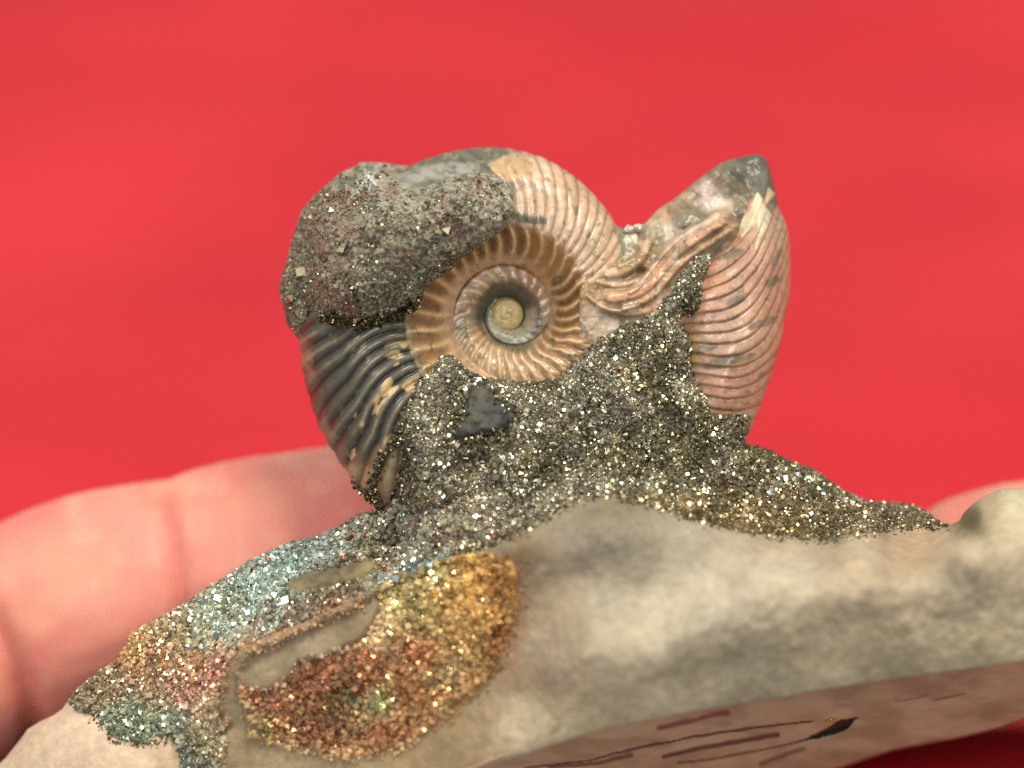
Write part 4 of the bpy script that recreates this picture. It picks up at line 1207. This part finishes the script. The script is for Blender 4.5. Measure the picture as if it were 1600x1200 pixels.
# ------------------------------------------------------------------ the hand
def build_hand():
    """one continuous hand: palm behind the slab, wrist off to the right, fingers running left"""
    tubes = []

    def tube(pts, creases=(), ns=28, flat=1.0):
        """pts: (px, py, Y, radius px)"""
        p = np.array([(*P(a, b, c), r_ * S / 100) for a, b, c, r_ in pts])
        t = np.linspace(0, len(p) - 1, (len(p) - 1) * 16 + 1)
        i = np.clip(t.astype(int), 0, len(p) - 2); f = (t - i)[:, None]
        m = np.zeros_like(p); m[1:-1] = (p[2:] - p[:-2]) / 2; m[0] = p[1] - p[0]; m[-1] = p[-1] - p[-2]
        c = ((2 * f ** 3 - 3 * f ** 2 + 1) * p[i] + (f ** 3 - 2 * f ** 2 + f) * m[i] + (-2 * f ** 3 + 3 * f ** 2) * p[i + 1] + (f ** 3 - f ** 2) * m[i + 1])
        ctr, rad = c[:, :3], c[:, 3]
        # hemispherical ends
        L0 = []
        d0 = ctr[0] - ctr[1]; d0 /= np.linalg.norm(d0); d1 = ctr[-1] - ctr[-2]; d1 /= np.linalg.norm(d1)
        a = np.linspace(math.pi / 2, 0.06, 8)[:-1]
        pre = [(ctr[0] + d0 * rad[0] * math.sin(k), rad[0] * math.cos(k)) for k in a]
        post = [(ctr[-1] + d1 * rad[-1] * math.sin(k), rad[-1] * math.cos(k)) for k in a[::-1]]
        ctr = np.vstack([[x[0] for x in pre], ctr, [x[0] for x in post]])
        rad = np.concatenate([[x[1] for x in pre], rad, [x[1] for x in post]])
        tan = np.gradient(ctr, axis=0); tan /= np.linalg.norm(tan, axis=1)[:, None]
        ref = np.array([0, 1.0, 0])
        s1 = np.cross(tan, ref); s1 /= np.linalg.norm(s1, axis=1)[:, None]
        s2 = np.cross(s1, tan)
        A = np.linspace(0, 2 * math.pi, ns, endpoint=False)
        V = ctr[:, None] + rad[:, None, None] * (np.cos(A)[None, :, None] * s1[:, None] + flat * np.sin(A)[None, :, None] * s2[:, None])
        k = len(ctr); j = np.arange(ns); F = []
        for r_ in range(k - 1):
            F.append(np.stack([r_ * ns + j, r_ * ns + (j + 1) % ns, (r_ + 1) * ns + (j + 1) % ns, (r_ + 1) * ns + j], 1))
        F = [list(map(int, f_)) for f_ in np.vstack(F)] + [list(range(ns))[::-1], [int((k - 1) * ns + q_) for q_ in range(ns)]]
        tubes.append((V.reshape(-1, 3), F))
    # index finger: knuckle behind the slab, then three segments to the left
    tube([(1180, 990, 3.3, 205), (900, 935, 3.0, 200), (620, 880, 2.9, 196), (430, 894, 2.8, 196), (275, 924, 2.8, 190), (150, 956, 2.8, 200), (20, 1004, 2.9, 190), (-110, 1055, 2.9, 186), (-230, 1140, 3.0, 160), (-290, 1165, 3.0, 130)])
    # middle, ring, little: behind and a little lower
    tube([(1200, 1010, 5.6, 205), (800, 985, 5.6, 190), (480, 1010, 5.6, 188), (250, 1060, 5.5, 182), (0, 1150, 5.4, 176), (-200, 1235, 5.2, 150), (-330, 1290, 5.1, 120)])
    tube([(1220, 1010, 7.7, 195), (850, 1000, 7.9, 178), (560, 1040, 7.9, 176), (330, 1110, 7.6, 168), (130, 1200, 7.2, 160), (-20, 1270, 6.9, 132)])
    tube([(1260, 1000, 9.6, 180), (980, 1000, 9.9, 155), (740, 1040, 9.8, 148), (580, 1100, 9.5, 140), (440, 1170, 9.1, 118)])
    # thumb
    tube([(2250, 980, 6.0, 260), (1960, 920, 4.6, 200), (1780, 880, 3.6, 165), (1640, 866, 3.0, 130), (1520, 880, 2.7, 118), (1450, 900, 2.6, 90)])
    # palm: three broad overlapping runs, then the wrist and forearm
    tube([(1180, 990, 3.5, 190), (1500, 950, 4.3, 170), (1900, 960, 5.2, 200), (2300, 1000, 6.2, 240)])
    tube([(1200, 1010, 5.6, 190), (1600, 975, 6.2, 180), (2000, 980, 6.6, 210), (2400, 1010, 7.0, 250)])
    tube([(1230, 1010, 7.7, 180), (1650, 985, 8.0, 180), (2050, 1000, 8.0, 210), (2400, 1030, 7.8, 240)])
    tube([(1270, 1000, 9.4, 165), (1700, 990, 9.4, 175), (2100, 1010, 9.0, 200), (2450, 1040, 8.2, 230)])
    tube([(2250, 1010, 6.8, 270), (2600, 1050, 7.2, 270), (3000, 1100, 7.6, 300), (3800, 1200, 8.4, 370)], ns=36, flat=1.25)
    bm = bmesh.new()
    for V, F in tubes:
        vs = [bm.verts.new(v) for v in V]
        for f in F:
            try:
                bm.faces.new([vs[i] for i in f])
            except ValueError:
                pass
    bmesh.ops.recalc_face_normals(bm, faces=bm.faces)
    me = bpy.data.meshes.new("hand_rough"); bm.to_mesh(me); bm.free()
    ob = bpy.data.objects.new("hand_rough", me); sc.collection.objects.link(ob)
    mod = ob.modifiers.new("r", 'REMESH'); mod.mode = 'VOXEL'; mod.voxel_size = 0.00055
    mod = ob.modifiers.new("s", 'SMOOTH'); mod.iterations = 8; mod.factor = .6
    dg = bpy.context.evaluated_depsgraph_get()
    me2 = bpy.data.meshes.new_from_object(ob.evaluated_get(dg))
    bpy.data.objects.remove(ob); bpy.data.meshes.remove(me)
    n = len(me2.vertices)
    co = np.empty(n * 3, np.float32); me2.vertices.foreach_get("co", co); co = co.reshape(-1, 3).astype(float)
    no = np.empty(n * 3, np.float32); me2.vertex_normals.foreach_get("vector", no); no = no.reshape(-1, 3)
    # back to picture-plane numbers to place the flexion creases on the index finger
    Yu = co[:, 1] / S; k = (D + Yu) / D * S / 100
    qx = co[:, 0] / k + 800; qy = 600 - co[:, 2] / k
    disp = np.zeros(n)
    for pts, w, h in (([(262, 740), (258, 800), (268, 860), (282, 930), (300, 1000), (325, 1120)], 20, 17), ([(280, 830), (310, 920), (350, 1020)], 12, 5), ([(-60, 880), (-20, 960), (10, 1030), (36, 1090), (58, 1160), (80, 1240)], 26, 24),
                      ([(232, 850), (240, 940), (262, 1020)], 10, 4)):
        l = line_d(qx, qy, chaikin(pts, 2, False))
        fade = smooth(pts[0][1], pts[0][1] + 120, qy) * .75 + .25
        disp -= h * np.exp(-(l / w) ** 2) * fade * (Yu < 4.6)
    disp += 2.0 * fbm(qx, qy, 90, 3, 400) + .9 * fbm(qx * 1.8, qy, 24, 3, 406)
    co = co + no * (disp * S / 100)[:, None]
    me2.vertices.foreach_set("co", co.astype(np.float32).ravel())
    me2.polygons.foreach_set("use_smooth", np.ones(len(me2.polygons), bool))
    # skin pigment: pinker in the joints and finger pads
    l = line_d(qx, qy, [(262, 780), (270, 860), (290, 950), (320, 1100)])
    l2 = line_d(qx, qy, [(-20, 960), (10, 1030), (45, 1120), (70, 1220)])
    col = np.ones((n, 3)) * lin((228, 148, 134))
    col = mix(col, (224, 128, 122), smooth(-.1, .5, fbm(qx, qy, 170, 3, 402)) * .8)
    col = mix(col, (232, 162, 136), smooth(0, .5, fbm(qx, qy, 130, 3, 404)) * .7)
    col = mix(col, (212, 118, 110), smooth(.1, .6, fbm(qx, qy, 46, 3, 407)) * .28)
    col = mix(col, (236, 180, 158), smooth(.1, .6, fbm(qx, qy, 38, 3, 409)) * .35)
    col = mix(col, (200, 96, 88), .6 * np.exp(-(l / 16) ** 2) + .6 * np.exp(-(l2 / 22) ** 2))
    a = me2.attributes.new("pigment", 'FLOAT_COLOR', 'POINT')
    c4 = np.ones((n, 4), np.float32); c4[:, :3] = col
    a.data.foreach_set("color", c4.ravel())
    m = attr_mat("skin", rough=0.5, grain=(160, 0.05), bump=(900, 0.15), spec=0.4, sss=0.35)
    b = m.node_tree.nodes["Principled BSDF"]
    b.inputs["Subsurface Radius"].default_value = (1.0, 0.35, 0.2)
    b.inputs["Subsurface Scale"].default_value = 0.002
    me2.materials.clear(); me2.materials.append(m)
    me2.name = "person"
    o = bpy.data.objects.new("person", me2)
    sc.collection.objects.link(o)
    o["label"] = "bare pink hand of a person holding the fossil slab from behind"
    o["category"] = "person"
    return o


build_hand()
